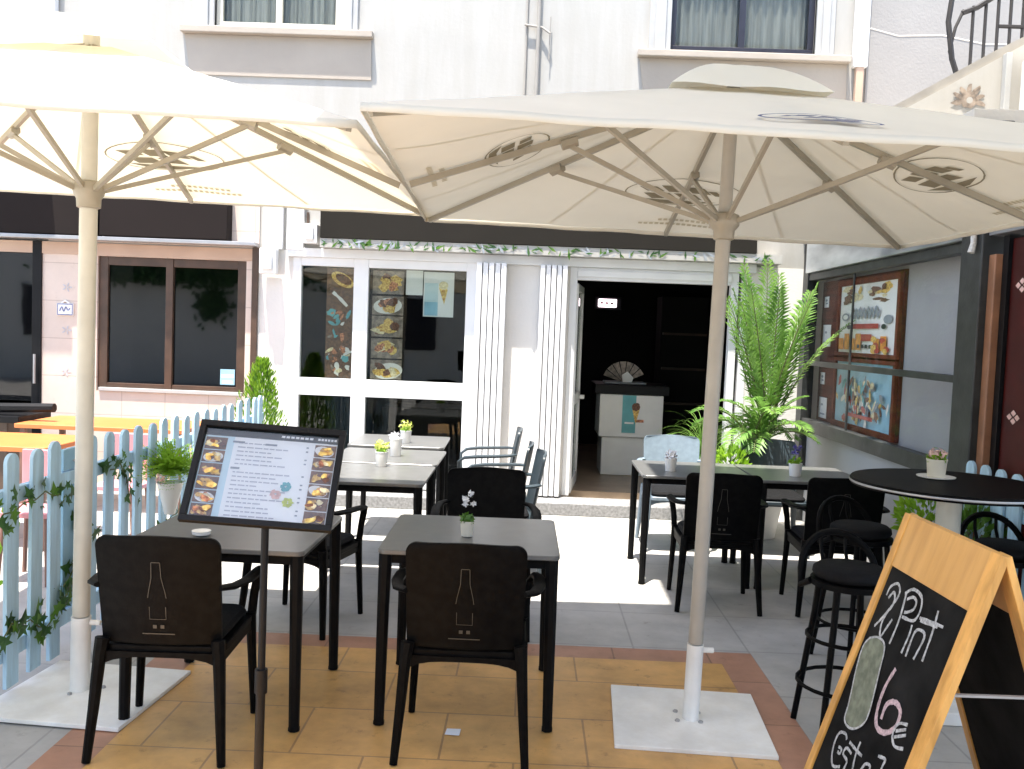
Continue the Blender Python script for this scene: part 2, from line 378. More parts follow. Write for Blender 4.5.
SUN = Vector((.10, .206, -1)).normalized()
sl = bpy.data.lights.new('sun', 'SUN'); sl.energy = 3.9; sl.angle = R(.53); sl.color = (1, .975, .94)
so = bpy.data.objects.new('sun', sl); col.objects.link(so); so.rotation_euler = SUN.to_track_quat('-Z', 'Y').to_euler(); so.location = (-1, -3, 12)
w = bpy.data.worlds.new('World'); sc.world = w; w.use_nodes = True
bg = w.node_tree.nodes['Background']; sky = w.node_tree.nodes.new('ShaderNodeTexSky'); sky.sky_type = 'NISHITA'; sky.sun_disc = False
sky.sun_elevation = math.asin(-SUN.z); sky.sun_rotation = math.atan2(-SUN.x, -SUN.y)
w.node_tree.links.new(sky.outputs[0], bg.inputs[0]); bg.inputs[1].default_value = .15
vs_ = sc.view_settings; vs_.view_transform = 'Standard'; vs_.look = 'None'; vs_.exposure = 1.88; vs_.gamma = 1
vs_.use_white_balance = True; vs_.white_balance_temperature = 6950; vs_.white_balance_tint = 10

# ------------------------------------------------------------------ ground
tag(MB().quad((-30,-30,0),(30,-30,0),(30,40,0),(-30,40,0)).build('ground', M['floor_grey'], None, None), kind='structure')
def sheet(name, x0, x1, y0, y1, z, m_, rot=0, c=None):
    cx, cy = c or ((x0+x1)/2, (y0+y1)/2)
    pts = [(x0,y0),(x1,y0),(x1,y1),(x0,y1)]
    q = [(cx+(x-cx)*math.cos(rot)-(y-cy)*math.sin(rot), cy+(x-cx)*math.sin(rot)+(y-cy)*math.cos(rot), z) for x, y in pts]
    return tag(MB().quad(*q).build(name, m_, None, None), kind='structure')
sheet('terracotta_border', -1.78, 1.24, 0.5, 4.92, .004, M['floor_red'])
sheet('ochre_tiled_floor', -1.58, 1.05, 0.5, 4.73, .008, M['floor_orange'])
tag(box('door_step', M['step'], None, -2.62, 2.1, 8.50, 8.86, 0, .115, bevel=.008), kind='structure')
tag(box('shop_floor', M['inner_floor'], None, -2.55, 3.2, 9.2, 13.2, -.05, .118), kind='structure')

# ------------------------------------------------------------------ main building (white, with bar shopfront)
FY = 8.9
b = thing('restaurant_building', (0, FY, 0), 'white rendered building with two upper windows above the white framed bar shopfront', 'building')
W = MB()
y0, y1 = FY, FY+.3
# ground storey piers and lintel
for q_ in ((-2.6,-2.27), (-.52,.36), (2.05,2.60), (2.62,6.5)): MB().box(q_[0], q_[1], y0+(.004 if q_[0] > 2.6 else 0), y1, 0, 2.36).build('wall_pier', M['plaster_street'], b, None)
MB().box(-2.27, -.52, y0, y1, 0, .12).build('window_plinth', M['plaster_street'], b, None)
W = MB()
W.box(-4.62, 6.5, y0+.002, y1, 2.36, 4.30)
# upper storey round the two windows
W.box(-4.62, -3.07, y0+.002, y1, 4.30, 8.6); W.box(-1.89, 1.20, y0+.002, y1, 4.30, 8.6); W.box(2.54, 6.5, y0+.002, y1, 4.30, 8.6)
W.box(-3.07, -1.89, y0+.002, y1, 4.30, 4.43); W.box(-3.07, -1.89, y0+.002, y1, 5.7, 8.6)
W.box(1.20, 2.54, y0+.002, y1, 4.302, 4.325); W.box(1.20, 2.54, y0+.002, y1, 5.6, 8.6)
W.build('wall', M['plaster'], b, None)
MB().box(3.02, 6.5, FY-.016, FY+.0015, 2.4, 8.55).build('wall_shade_panel', M['wall_shade'], b, None)  # thin panel that paints shade onto the wall right of the downpipe
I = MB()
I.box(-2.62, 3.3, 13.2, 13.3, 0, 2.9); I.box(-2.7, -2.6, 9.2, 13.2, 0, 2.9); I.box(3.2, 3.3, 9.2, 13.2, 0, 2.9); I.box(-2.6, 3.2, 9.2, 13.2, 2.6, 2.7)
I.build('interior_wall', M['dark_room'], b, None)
# signboard (plain dark) with strip of leaf decoration under it
sg = box('signboard', M['sign_dark'], b, -1.985, 2.06, FY-.19, FY, 2.47, 3.02, bevel=.006)
SF = Frame((0, FY-.192, 0), (1,0,0), (0,0,1))
box('sign_edge', M['plaster'], sg, -1.985, 2.30, FY-.18, FY, 2.385, 2.468)
lf = MB()
for i in range(150):
    u = random.uniform(-1.96, 2.26); v = random.uniform(2.40, 2.455); a = random.uniform(0, 3.14); l = random.uniform(.025, .06)
    F2 = Frame((u, FY-.184-.0005*(i % 9), v), (math.cos(a),0,math.sin(a)), (-math.sin(a),0,math.cos(a)))
    F2.poly(lf.m(i % 3), [(-l,0),(-l*.3,l*.22),(l,0),(-l*.3,-l*.22)], 0)
lf.build('leaf_decoration', [M['leaf'], M['grey_print'], M['leaf_dark']], sg, None)
# upper windows
def up_window(x0, x1, z0, z1, fm, trim_m, name, grille, curtain):
    f = MB(); t = .055; yy = FY+.05
    f.box(x0, x1, yy, yy+.06, z0, z0+t); f.box(x0, x1, yy, yy+.06, z1-t, z1)
    f.box(x0, x0+t, yy+.001, yy+.059, z0+t, z1-t); f.box(x1-t, x1, yy+.001, yy+.059, z0+t, z1-t)
    mx = (x0+x1)/2; f.box(mx-.03, mx+.03, yy+.002, yy+.058, z0+t, z1-t)
    wo = f.build('window', fm, b, None, .004)
    g = MB(); g.box(x0+t, mx-.03, yy+.03, yy+.034, z0+t, z1-t); g.box(mx+.03, x1-t, yy+.03, yy+.034, z0+t, z1-t)
    g.build('pane', M['glass_upper'], wo, None)
    c = MB()
    for a, e in ((x0+t, mx-.03), (mx+.03, x1-t)):
        c.grid(lambda u, v: (a+(e-a)*u, yy+.12+.012*math.sin(u*40), z0+t+(z1-z0-2*t)*v), 40, 1)
    c.box(x0, x1, yy+.2, yy+.22, z0, z1)
    c.build('curtain', curtain, wo, 60)
    if grille:
        q = MB(); n = 8
        for i in range(1, n): xx = x0+t+(x1-x0-2*t)*i/n; q.tube([(xx, yy+.09, z0+t), (xx, yy+.09, z1-t)], .008, 6)
        q.build('grille', M['grey_trim'], wo)
    for (a, e) in ((x0-.20, x0), (x1, x1+.17)):
        tr = MB(); tr.box(a, e, FY-.03, FY+.05, z0-.02, z1+.12); tr.box(a+.05, e-.05, FY-.05, FY-.0295, z0-.018, z1+.10)
        tr.build('window_surround', trim_m, wo, None, .006)
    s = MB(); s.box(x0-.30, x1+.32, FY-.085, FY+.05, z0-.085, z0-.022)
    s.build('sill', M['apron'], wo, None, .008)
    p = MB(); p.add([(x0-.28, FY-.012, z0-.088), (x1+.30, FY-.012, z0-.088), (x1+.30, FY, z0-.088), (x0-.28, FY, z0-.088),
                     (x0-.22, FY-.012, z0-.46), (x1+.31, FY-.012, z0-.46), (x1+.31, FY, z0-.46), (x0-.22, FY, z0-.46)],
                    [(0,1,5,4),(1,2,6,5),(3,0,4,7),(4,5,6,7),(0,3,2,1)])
    p.build('apron', M['apron'], wo, None)  # panel cut and toned like the sill's cast shadow
up_window(-3.07, -1.89, 4.43, 5.70, M['cream_pot'], M['grey_trim'], 'w', True, M['curtain'])
up_window(1.20, 2.54, 4.345, 5.60, M['ebony'], M['grey_trim'], 'w', False, M['curtain'])
# white pilaster, floodlight boxes
P_ = MB(); P_.box(-2.56, -2.37, FY-.05, FY, 2.36, 3.3); P_.box(-2.33, -2.17, FY-.06, FY, 2.36, 3.3); P_.build('pilaster', M['white_paint'], b, None, .006)
tag(MB().box(-2.16, -2.02, FY-.15, FY-.002, 2.42, 2.60).box(-2.13, -2.05, FY-.20, FY-.15, 2.45, 2.57).build('floodlight', M['white_paint'], None, None, .008, (-2.09, FY, 2.42)),
    'white floodlight box on the wall beside the dark sign, right of the pilaster', 'floodlight')
tag(MB().box(-2.56, -2.40, FY-.15, FY-.052, 2.12, 2.36).box(-2.53, -2.43, FY-.19, FY-.15, 2.16, 2.32).build('floodlight', M['white_paint'], None, None, .012, (-2.48, FY, 2.12)),
    'white floodlight box low on the pilaster next to the pink tiled wall', 'floodlight')
tag(MB().box(-1.93-.22, -1.91-.22, FY-.03, FY+.001, 2.62, 2.72).build('wall_hook', M['brown_frame'], None, None, .003, (-2.14, FY, 2.62)), 'small brown hook fixed on the wall left of the dark sign', 'hook')
# pipes and cables
def pipe(name, pts, r, m_, label, cat):
    o = MB().tube(pts, r, 10).build(name, m_, None, 50, 0, pts[-1]); tag(o, label, cat); return o
dp = thing('downpipe', (2.94, FY, 4.15), 'white square downpipe to the right of the dark framed upper window', 'downpipe')
MB().box(2.88, 3.01, FY-.09, FY-.01, 4.22, 8.4).build('pipe', M['white_paint'], dp, None, .012)
MB().box(2.91, 2.98, FY-.08, FY-.02, 3.3, 4.22).build('outlet', M['peach'], dp, None, .006)
pipe('wall_cable', [(-.14, FY-.012, 8), (-.14, FY-.012, 3.9), (-.15, FY-.012, 3.2)], .010, M['cord'], 'thin dark cable running down the white wall, left of the grey pipe', 'cable')
pc = thing('wall_conduit', (-.02, FY, 3.2), 'grey conduit with a side bracket running down the white wall between the upper windows', 'conduit')
MB().tube([(-.03, FY-.03, 8), (-.03, FY-.03, 3.2)], .019, 10).build('pipe', M['cord'], pc)
MB().tube([(-.16, FY-.03, 4.52), (.0, FY-.03, 4.50), (.08, FY-.05, 4.44)], .010, 8).tube([(.08, FY-.03, 4.6), (.075, FY-.03, 4.2)], .006, 6).build('bracket', M['cord'], pc)
pipe('hanging_wire', [(3.0, FY-.012, 4.60), (3.3, FY-.012, 4.53), (3.7, FY-.012, 4.55), (4.1, FY-.012, 4.48), (4.6, FY-.012, 4.50)], .008, M['plaster_pale'], 'pale wire running sideways across the wall right of the downpipe', 'cable')

# shop window
sw = thing('shop_window', (-1.4, FY, .12), 'white framed shop window with food photos stuck inside the glass', 'shop window')
f = MB(); yy0, yy1 = FY-.02, FY+.06
f.box(-2.27, -2.19, yy0, yy1, .12, 2.30); f.box(-1.69, -1.55, yy0, yy1, .12, 2.30); f.box(-.62, -.52, yy0, yy1, .12, 2.30)
for x0, x1 in ((-2.19, -1.69), (-1.55, -.62)):
    f.box(x0, x1, yy0+.001, yy1-.001, 2.22, 2.30); f.box(x0, x1, yy0+.001, yy1-.001, .99, 1.155); f.box(x0, x1, yy0+.001, yy1-.001, .12, .22)
f.build('frame', M['white_paint'], sw, None, .004)
box('lintel', M['white_paint'], sw, -2.32, 2.10, FY-.05, FY-.003, 2.30, 2.383, bevel=.004)
for (x0, x1, z0, z1) in ((-2.19,-1.69,1.155,2.22), (-1.55,-.62,1.155,2.22), (-2.19,-1.69,.22,.99), (-1.55,-.62,.22,.99)):
    box('pane', M['glass'], sw, x0, x1, FY+.02, FY+.025, z0, z1)
F = Frame((0, FY+.045, 0), (1,0,0), (0,0,1))
def food(fr, mb, u, v, w_, h_, n, seed, bgm=0):
    """one food photograph: card, plate, food. materials: 0 dark 1 slate 2 plate 3 gold 4 red 5 cream 6 brown 7 green"""
    rs = random.getstate(); random.seed(seed)
    fr.rect(mb.m(bgm), u, u+w_, v, v+h_, n)
    cx, cy = u+w_*random.uniform(.42,.58), v+h_*random.uniform(.42,.52)
    rot = random.uniform(-.3, .3)
    if seed % 3 == 0: fr.disc(mb.m(2), cx, cy, w_*.46, h_*.42, n+.001, rot=rot)
    for k in range(11):
        fr.disc(mb.m([3,3,4,3,5,6,3][(seed*3+k*k) % 7]), min(max(cx+random.uniform(-.3,.3)*w_, u+.2*w_), u+.8*w_), min(max(cy+random.uniform(-.22,.22)*h_, v+.25*h_), v+.75*h_), w_*random.uniform(.12,.24), h_*random.uniform(.12,.23), n+.0014+.0004*k, 9, .25, random.uniform(-.6,.6))
    random.setstate(rs)
FM = [M[k] for k in ('photo_dark','photo_slate','plate','food_gold','food_red','food_cream','food_brown','food_green')]
for k, (z0, z1) in enumerate(((1.98,2.20),(1.78,1.96),(1.57,1.77),(1.365,1.555),(1.165,1.35))):
    mb = MB(); food(F, mb, -1.52, z0, .30, z1-z0, -.012, 11+k, 1)
    mb.build('food_photo', FM, sw, None)
mb = MB(); F.rect(mb, -1.96, -1.70, 1.16, 2.21, -.012)
F.disc(mb.m(3), -1.81, 2.10, .12, .06, -.011, rot=-.5); F.disc(mb.m(6), -1.80, 2.105, .085, .04, -.0105, rot=-.5)
F.ribbon(mb.m(2), [(-1.90,1.98),(-1.83,1.92),(-1.76,1.85)], .03, -.0108)
for k in range(46):
    z = random.choice([random.uniform(1.55,1.8), random.uniform(1.2,1.45)]); x = random.uniform(-1.93,-1.73)
    F.disc(mb.m(random.choice([2,2,4,5,0,8,1])), x, z, random.uniform(.01,.045), random.uniform(.01,.035), -.0105+.0002*k, 8, .35, random.uniform(0,3))
# materials face the street: n is u x v = -y ; so positive n is towards camera
mb.build('drink_poster', FM+[M['teal']], sw, None)
mb = MB(); F.rect(mb, -1.03, -.74, 1.78, 2.205, .001); F.rect(mb.m(1), -1.02, -.89, 1.79, 1.92, .0015); F.rect(mb.m(2), -1.02, -.89, 1.92, 2.10, .0016)
F.poly(mb.m(3), [(-.885,2.06),(-.83,2.09),(-.80,2.04),(-.83,1.90)], .002); F.disc(mb.m(4), -.84, 2.08, .045, .04, .0022)
mb.build('ice_cream_poster', [M['paper'], M['sky_print'], M['paper_teal'], M['food_gold'], M['food_cream']], sw, None)
# fix: film behind glass keeps the upper left corner pale
box('blind', M['paper'], sw, -1.20, -1.04, FY+.05, FY+.054, 1.98, 2.215)
# counters and tables seen dimly inside
tag(MB().box(-1.5, -.7, 9.6, 10.2, .12, .85).build('inner_table', M['dark_room'], None, None, .01, (-1.1, 9.9, .12)), 'dark cabinet standing inside behind the shop window glass', 'cabinet')

# folding shutters
def shutter(x0, x1, label):
    t = thing('folded_shutter', ((x0+x1)/2, FY-.1, .12), label, 'shutter', 'folded shutters beside the openings')
    n = 5; mb = MB(); w_ = (x1-x0)/n
    for i in range(n):
        mb2 = MB(); a = x0+w_*i
        mb2.box(a+.003, a+w_-.006, FY-.155+(i % 2)*.012, FY-.012, .13, 2.30)
        mb2.build('shutter_leaf', M['white_paint'], t, None, .004)
shutter(-.52, -.235, 'white folded concertina shutter on the right of the shop window')
shutter(.075, .335, 'white folded concertina shutter on the left of the open doorway')
for k in range(2):
    pass
# door frame + open door leaf
df = thing('entrance_door', (1.2, FY, .12), 'white door frame with its glass door leaf swung inwards, open entrance', 'door')
f = MB(); f.box(.36, .43, FY-.01, FY+.09, .12, 2.30); f.box(1.88, 1.95, FY-.01, FY+.09, .12, 2.30); f.box(1.98, 2.05, FY-.01, FY+.09, .12, 2.30)
f.box(.43, 1.88, FY-.009, FY+.089, 2.18, 2.30); f.box(.43, 1.88, FY-.03, FY-.012, 2.21, 2.27)
f.build('frame', M['white_paint'], df, None, .004)
ang = R(83)
lm = Matrix.Translation((.45, FY+.07, 0)) @ Matrix.Rotation(ang, 4, 'Z')
l = MB(); l.box(0, .07, 0, .04, .13, 2.15, lm); l.box(.73, .80, 0, .04, .13, 2.15, lm); l.box(.07, .73, .001, .039, 2.08, 2.15, lm); l.box(.07, .73, .001, .039, .13, .25, lm); l.box(.07, .73, .001, .039, .98, 1.08, lm)
lo = l.build('door_leaf', M['white_paint'], df, None, .003)
MB().box(.07, .73, .018, .022, 1.08, 2.08, lm).box(.07, .73, .018, .022, .25, .98, lm).build('pane', M['glass'], lo, None)
MB().box(.70, .76, -.05, 0, 1.0, 1.04, lm).build('handle', M['white_paint'], lo, None, .006)
# side post
# inside the bar
c = thing('ice_cream_counter', (1.15, 10.45, .118), 'white ice cream counter with teal poster just inside the open doorway', 'counter')
box('upper_case', M['counter_white'], c, .80, 1.50, 10.30, 10.95, .55, 1.02, bevel=.008)
box('lower_case', M['counter_white'], c, .84, 1.44, 10.34, 10.92, .12, .545, bevel=.008)
box('counter_top', M['black_frame'], c, .74, 1.56, 10.28, 11.0, 1.023, 1.13, bevel=.008)
CF = Frame((0, 10.296, 0), (1,0,0), (0,0,1)); mb = MB()
CF.rect(mb, 1.05, 1.20, .60, 1.015, .001); CF.poly(mb.m(1), [(1.16,.86),(1.24,.86),(1.20,.70)], .002); CF.disc(mb.m(2), 1.20, .89, .045, .045, .0025, jit=.1)
CF.rect(mb.m(3), 1.20, 1.29, .72, .75, .0015); CF.rect(mb.m(4), 1.08, 1.18, .70, .72, .0018)
mb.build('poster', [M['teal'], M['food_gold'], M['food_brown'], M['food_red'], M['paper']], c, None)
t = thing('napkin_tray', (1.08, 10.6, 1.13), 'clear tray of paper cones and bags on the dark counter top', 'tray')
mb = MB()
for i in range(7):
    a = R(25+i*20); mb.add([(1.08, 10.55+.01*i, 1.14), (1.08+.24*math.cos(a), 10.55+.01*i, 1.14+.24*math.sin(a)), (1.08+.24*math.cos(a+.3), 10.56+.01*i, 1.14+.24*math.sin(a+.3))], [(0,1,2)])
mb.build('paper_bags', M['photo_slate'], t, None, solid=.003)
MB().add([(1.06,10.5,1.15),(1.16,10.5,1.15),(1.18,10.5,1.20),(1.11,10.5,1.27),(1.05,10.5,1.23)], [(0,1,2,3,4)]).build('paper_cone', M['paper'], t, None, solid=.01)
MB().box(.86, 1.32, 10.44, 10.8, 1.131, 1.15).build('tray', M['grey_print'], t, None, .005)
t = thing('lit_sign', (1.02, 12.9, 2.1), 'small glowing white sign deep inside the dark bar', 'sign')
box('lamp_box', M['lit'], t, .92, 1.17, 12.86, 12.9, 2.05, 2.16, bevel=.01); box('backing', M['black_frame'], t, .88, 1.24, 12.9, 12.96, 2.02, 2.19, bevel=.005)
mb = MB(); LF = Frame((0,12.859,0),(1,0,0),(0,0,1)); 
for i in range(3): LF.rect(mb, .945+i*.07, .985+i*.07, 2.09, 2.12, .002)
mb.build('sign_mark', M['red_print'], t, None)
t = thing('back_shelf', (1.9, 12.4, .12), 'dim shelf unit standing at the back right of the dark bar', 'shelf')
box('cabinet', M['dark_room'], t, 1.7, 2.3, 12.2, 12.7, .12, 2.2, bevel=.01)
for i in range(3): box('shelf_board', M['brown_frame'], t, 1.72, 2.28, 12.12, 12.199, .8+.45*i, .83+.45*i)

# ------------------------------------------------------------------ left pink tiled shopfront
lb = thing('tiled_shopfront', (-3.9, FY, 0), 'pink tiled shopfront with a wide brown framed window and dark signboard', 'building')
W = MB(); W.box(-4.68, -4.15, FY, FY+.3, 0, 2.36); W.box(-2.72, -2.602, FY, FY+.3, 0, 2.36); W.box(-4.15, -2.72, FY, FY+.3, 0, .95)
W.box(-4.15, -2.72, FY, FY+.3, 2.24, 2.36); W.box(-4.62, -2.60, FY-.012, FY, 2.37, 3.5);
W.build('wall', M['pink_tile'], lb, None)
MB().box(-8, -5.9, FY, FY+.3, 0, 2.36).build('wall', M['pink_tile'], lb, None)
box('peach_band', M['peach'], lb, -8, -2.61, FY-.015, FY-.002, 2.245, 2.357)
box('canopy_strip', M['steel'], lb, -8, -2.60, FY-.17, FY-.016, 2.375, 2.41, bevel=.004)
box('corner_strip', M['brown_frame'], lb, -2.66, -2.602, FY-.03, FY-.003, .95, 2.37, bevel=.004)
box('signboard', M['sign_dark2'], lb, -8, -4.10, FY-.16, FY-.014, 2.42, 2.95, bevel=.006)
box('signboard', M['sign_dark2'], lb, -4.06, -2.86, FY-.17, FY-.014, 2.42, 2.95, bevel=.006)
f = MB()
f.box(-4.15, -4.06, FY+.03, FY+.10, .96, 2.24); f.box(-2.81, -2.72, FY+.03, FY+.10, .96, 2.24); f.box(-3.50, -3.43, FY+.02, FY+.11, .96, 2.24)
f.box(-4.06, -3.50, FY+.031, FY+.099, 2.16, 2.24); f.box(-3.43, -2.81, FY+.031, FY+.099, 2.16, 2.24); f.box(-4.06, -3.50, FY+.031, FY+.099, .96, 1.03); f.box(-3.43, -2.81, FY+.031, FY+.099, .96, 1.03)
wf = f.build('window', M['brown_frame'], lb, None, .004)
box('pane', M['glass_dark'], wf, -4.06, -3.50, FY+.06, FY+.066, 1.03, 2.16); box('pane', M['glass_dark'], wf, -3.43, -2.81, FY+.06, FY+.066, 1.03, 2.16)
box('sill', M['grey_trim'], wf, -4.12, -2.74, FY-.02, FY+.03, .952, .985, bevel=.003)
mb = MB(); G = Frame((0, FY+.058, 0), (1,0,0), (0,0,1)); G.rect(mb, -2.97, -2.83, 1.05, 1.20, .001); G.rect(mb.m(1), -2.96, -2.84, 1.12, 1.15, .002); G.rect(mb.m(1), -2.95, -2.85, 1.06, 1.09, .002)
mb.build('sticker', [M['sky_print'], M['paper']], wf, None)
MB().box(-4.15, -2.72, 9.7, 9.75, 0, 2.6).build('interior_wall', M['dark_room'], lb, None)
# dark door
d = MB(); d.box(-4.77, -4.68, FY-.02, FY+.08, 0, 2.36); d.box(-5.9, -4.77, FY-.01, FY+.07, 2.24, 2.36); d.box(-5.9, -4.77, FY-.01, FY+.07, 0, .5)
do = d.build('door', M['black_frame'], lb, None, .004); box('pane', M['glass_dark'], do, -5.9, -4.77, FY+.02, FY+.026, .5, 2.24)
MB().tube([(-4.72, FY-.06, 1.0), (-4.72, FY-.06, 1.28)], .012, 8).build('handle', M['steel'], do)
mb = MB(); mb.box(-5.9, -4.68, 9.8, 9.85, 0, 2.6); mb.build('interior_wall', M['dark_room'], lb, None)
# plaque + little floral tile marks
t = thing('number_plaque', (-4.43, FY, 1.70), 'small white and blue ceramic number plaque on the pink tiled pier', 'plaque')
mb = MB(); mb.box(-4.53, -4.37, FY-.02, FY-.001, 1.66, 1.775); mb.tube([(-4.49, FY-.011, 1.775), (-4.45, FY-.011, 1.80), (-4.41, FY-.011, 1.775)], .011, 6); mb.build('plate', M['ceramic'], t, None, .003)
K = Frame((0, FY-.0215, 0), (1,0,0), (0,0,1)); mb = MB()
K.rect(mb, -4.525, -4.375, 1.663, 1.672, 0); K.rect(mb, -4.525, -4.375, 1.763, 1.772, 0); K.rect(mb, -4.525, -4.517, 1.673, 1.762, 0); K.rect(mb, -4.383, -4.375, 1.673, 1.762, 0)
K.ribbon(mb, [(-4.50,1.70),(-4.48,1.74),(-4.46,1.70),(-4.44,1.74),(-4.42,1.71),(-4.40,1.73)], .012, .0005); mb.build('blue_marks', M['blue_print'], t, None)
for z in (1.93, 1.52, 1.12):
    K2 = Frame((-4.44, FY-.003, z), (1,0,0), (0,0,1)); mb = MB()
    for k in range(5): a = k*1.256; K2.disc(mb, .03*math.cos(a), .025*math.sin(a), .022, .007, .0004*k, 8, .1, a)
    mb.build('floral_mark', M['text_faint'], lb, None)
# ------------------------------------------------------------------ upper left: neighbour with balcony, pipe
nb = thing('balcony_house', (-6, FY, 2.4), 'pale house with iron balcony at the top left corner', 'building')
MB().box(-9, -4.62, FY+.1, FY+.4, 2.36, 8.6).build('wall', M['plaster_pale'], nb, None)
MB().box(-7.5, -4.70, FY+.02, FY+.099, 4.36, 4.42).build('ledge', M['apron'], nb, None)
MB().box(-7.5, -4.62, FY-.5, FY+.1, 3.7, 3.85).build('balcony_slab', M['plaster_pale'], nb, None, .01)
rb = MB()
for i in range(14): x = -7.3+i*.18; rb.tube([(x, FY-.45, 3.85), (x, FY-.45, 5.0)], .013, 6)
rb.tube([(-7.4, FY-.45, 4.95), (-4.8, FY-.45, 4.95)], .02, 6)
rb.build('railing', M['iron'], nb)
dp = thing('drainpipe', (-4.60, FY, 3.2), 'white drainpipe at the top left where the two facades meet', 'downpipe')
MB().box(-4.66, -4.54, FY-.1, FY-.01, 3.2, 8.4).build('pipe', M['white_paint'], dp, None, .012)
MB().box(-4.672, -4.528, FY-.108, FY-.005, 4.36, 4.40).build('collar', M['grey_trim'], dp, None, .004)

# ------------------------------------------------------------------ right hand glazed enclosure and building
rb_ = thing('side_building', (2.9, 7, 0), 'grey side building with framed menu wall behind a dark rail, white stair parapet above', 'building')
XW = 2.77
MB().box(XW, XW+.25, 5.62, FY-.002, 0, 2.95).build('wall', M['side_wall'], rb_, None)
tw = MB(); tw.box(2.62, XW-.002, 5.62, FY-.01, 0, .86); tw.build('low_wall', M['side_wall'], rb_, None)
bd = MB().box(XW-.03, XW-.001, 6.965, 8.88, .95, 2.24).build('display_board', M['board_wood'], rb_, None, .004)
def framed(z0, z1, ya, yb, name):
    f = MB(); t = .05; x0, x1 = XW-.06, XW-.031
    f.box(x0, x1, ya-t, yb+t, z0-t, z0); f.box(x0, x1, ya-t, yb+t, z1, z1+t); f.box(x0, x1, ya-t, ya, z0, z1); f.box(x0, x1, yb, yb+t, z0, z1)
    return f.build('poster_frame', M['frame_wood'], rb_, None, .004)
def PF(y): return Frame((XW-.040, y, 0), (0,-1,0), (0,0,1))   # u runs towards the viewer, n points to the street
fr1 = framed(1.60, 2.17, 7.02, 8.32, 'a'); fr2 = framed(1.00, 1.52, 7.02, 8.32, 'b')
Q = PF(8.32); wp = 1.30
mb = MB(); Q.rect(mb, 0, wp, 1.60, 2.17, 0)
for k in range(26): Q.disc(mb.m(random.choice([3,3,2,2,1])), random.choice([random.uniform(.12,.5), random.uniform(.72,1.18)]), random.uniform(2.02,2.14), random.uniform(.04,.12), random.uniform(.012,.035), .0004*(k+1), 9, .3)
for k in range(7): Q.ribbon(mb.m(4), [(.3+.09*k, 1.90),(.34+.09*k, 1.97-.01*(k%2)),(.38+.09*k, 1.89),(.42+.09*k,1.95)], .03, .011+.0004*k)
Q.disc(mb.m(4), .17, 1.90, .09, .035, .011); Q.disc(mb.m(0), .17, 1.90, .06, .02, .0115); Q.disc(mb.m(4), 1.13, 1.87, .09, .035, .011)
Q.rect(mb.m(5), .38, .95, 1.80, 1.84, .015); Q.disc(mb.m(6), .28, 1.815, .05, .02, .015); Q.disc(mb.m(6), 1.06, 1.815, .05, .02, .015)
Q.rect(mb.m(5), .45, .82, 1.70, 1.755, .015)
for u in (.08,.22,.36,.5,.9,1.05): Q.rect(mb.m(7), u-.04, u+.08, 1.625, 1.72+.02*(int(u*10)%3), .0152)
for k in range(8): Q.disc(mb.m(2 if k%2 else 5), random.uniform(.85,1.2), random.uniform(1.62,1.72), .06, .025, .0156+.0004*k, 9, .3)
for k in range(4): Q.rect(mb.m(6), .5+.09*k, .56+.09*k, 1.64, 1.67, .0155)
mb.build('burger_poster', [M['paper'], M['food_cream'], M['food_gold'], M['food_brown'], M['grey_print'], M['red_print'], M['black_print'], M['orange_print']], fr1, None)
mb = MB(); Q.rect(mb, 0, wp, 1.0, 1.52, 0)
for k in range(90):
    a = random.gauss(.68, .28); z = random.gauss(1.20, .09)
    if .08 < a < 1.25 and 1.02 < z < 1.42: Q.disc(mb.m(random.choice([1,2,3,4,5,6,7,1])), a, z, random.uniform(.03,.07), random.uniform(.012,.035), .0004*(k+1), 9, .3, random.uniform(0,3))
Q.rect(mb.m(4), .40, 1.0, 1.07, 1.10, .038); 
for u in (.15,.6,.95,1.15): Q.disc(mb.m(6 if u != .15 else 8), u, 1.475, .06, .02, .001)
mb.build('party_poster', [M['sky_print'], M['food_cream'], M['food_gold'], M['food_brown'], M['red_print'], M['plate'], M['grey_print'], M['teal'], M['navy_print']], fr2, None)
for (z0, z1) in ((2.0, 2.10), (1.64, 1.84), (1.29, 1.40), (.98, 1.17)):
    mb = MB(); Q2 = Frame((XW-.032, 8.80, 0), (0,-1,0), (0,0,1)); Q2.slab(mb, 0, .22 if z1-z0 > .15 else .12, z0, z1, 0, .004)
    Q2.rect(mb.m(1), .04, .10 if z1-z0 < .15 else .18, z0+.03, z0+.045, .005); Q2.disc(mb.m(1), .09 if z1-z0 > .15 else .06, z0+(z1-z0)*.65, .03, .012, .005)
    mb.build('notice', [M['paper'], M['grey_print']], rb_, None)
rl = MB(); rl.box(2.56, 2.64, 5.60, 8.92, .86, .97); rl.box(2.575, 2.625, 5.60, 8.92, 1.46, 1.505); rl.box(2.56, 2.64, 5.60, 8.92, 2.24, 2.30)
rl.box(2.585, 2.60, 7.60, 7.625, .97, 2.24); rl.box(2.55, 2.65, 8.74, FY-.001, 0, 2.75)
rl.build('rail', M['tread'], rb_, None, .004)
MB().box(2.60, 2.604, 5.62, 8.74, .97, 1.46).box(2.60, 2.604, 5.62, 8.74, 1.505, 2.24).build('glass_screen', glass_mat('screen_glass', (.95,.95,.95), .03), rb_, None)
MB().box(2.52, 2.62, 5.56, 8.73, 2.305, 2.72).build('fascia', M['fascia'], rb_, None, .006)
MB().box(2.50, 3.6, 5.50, FY-.001, 2.955, 3.05).build('roof_slab', M['plaster_pale'], rb_, None, .006)
pr = MB(); pr.box(2.52, 2.66, 5.34, 5.60, 0, 2.95); pr.box(2.665, 2.80, 5.36, 5.61, 0, 2.94)
pr.build('corner_post', M['tread'], rb_, None, .008)
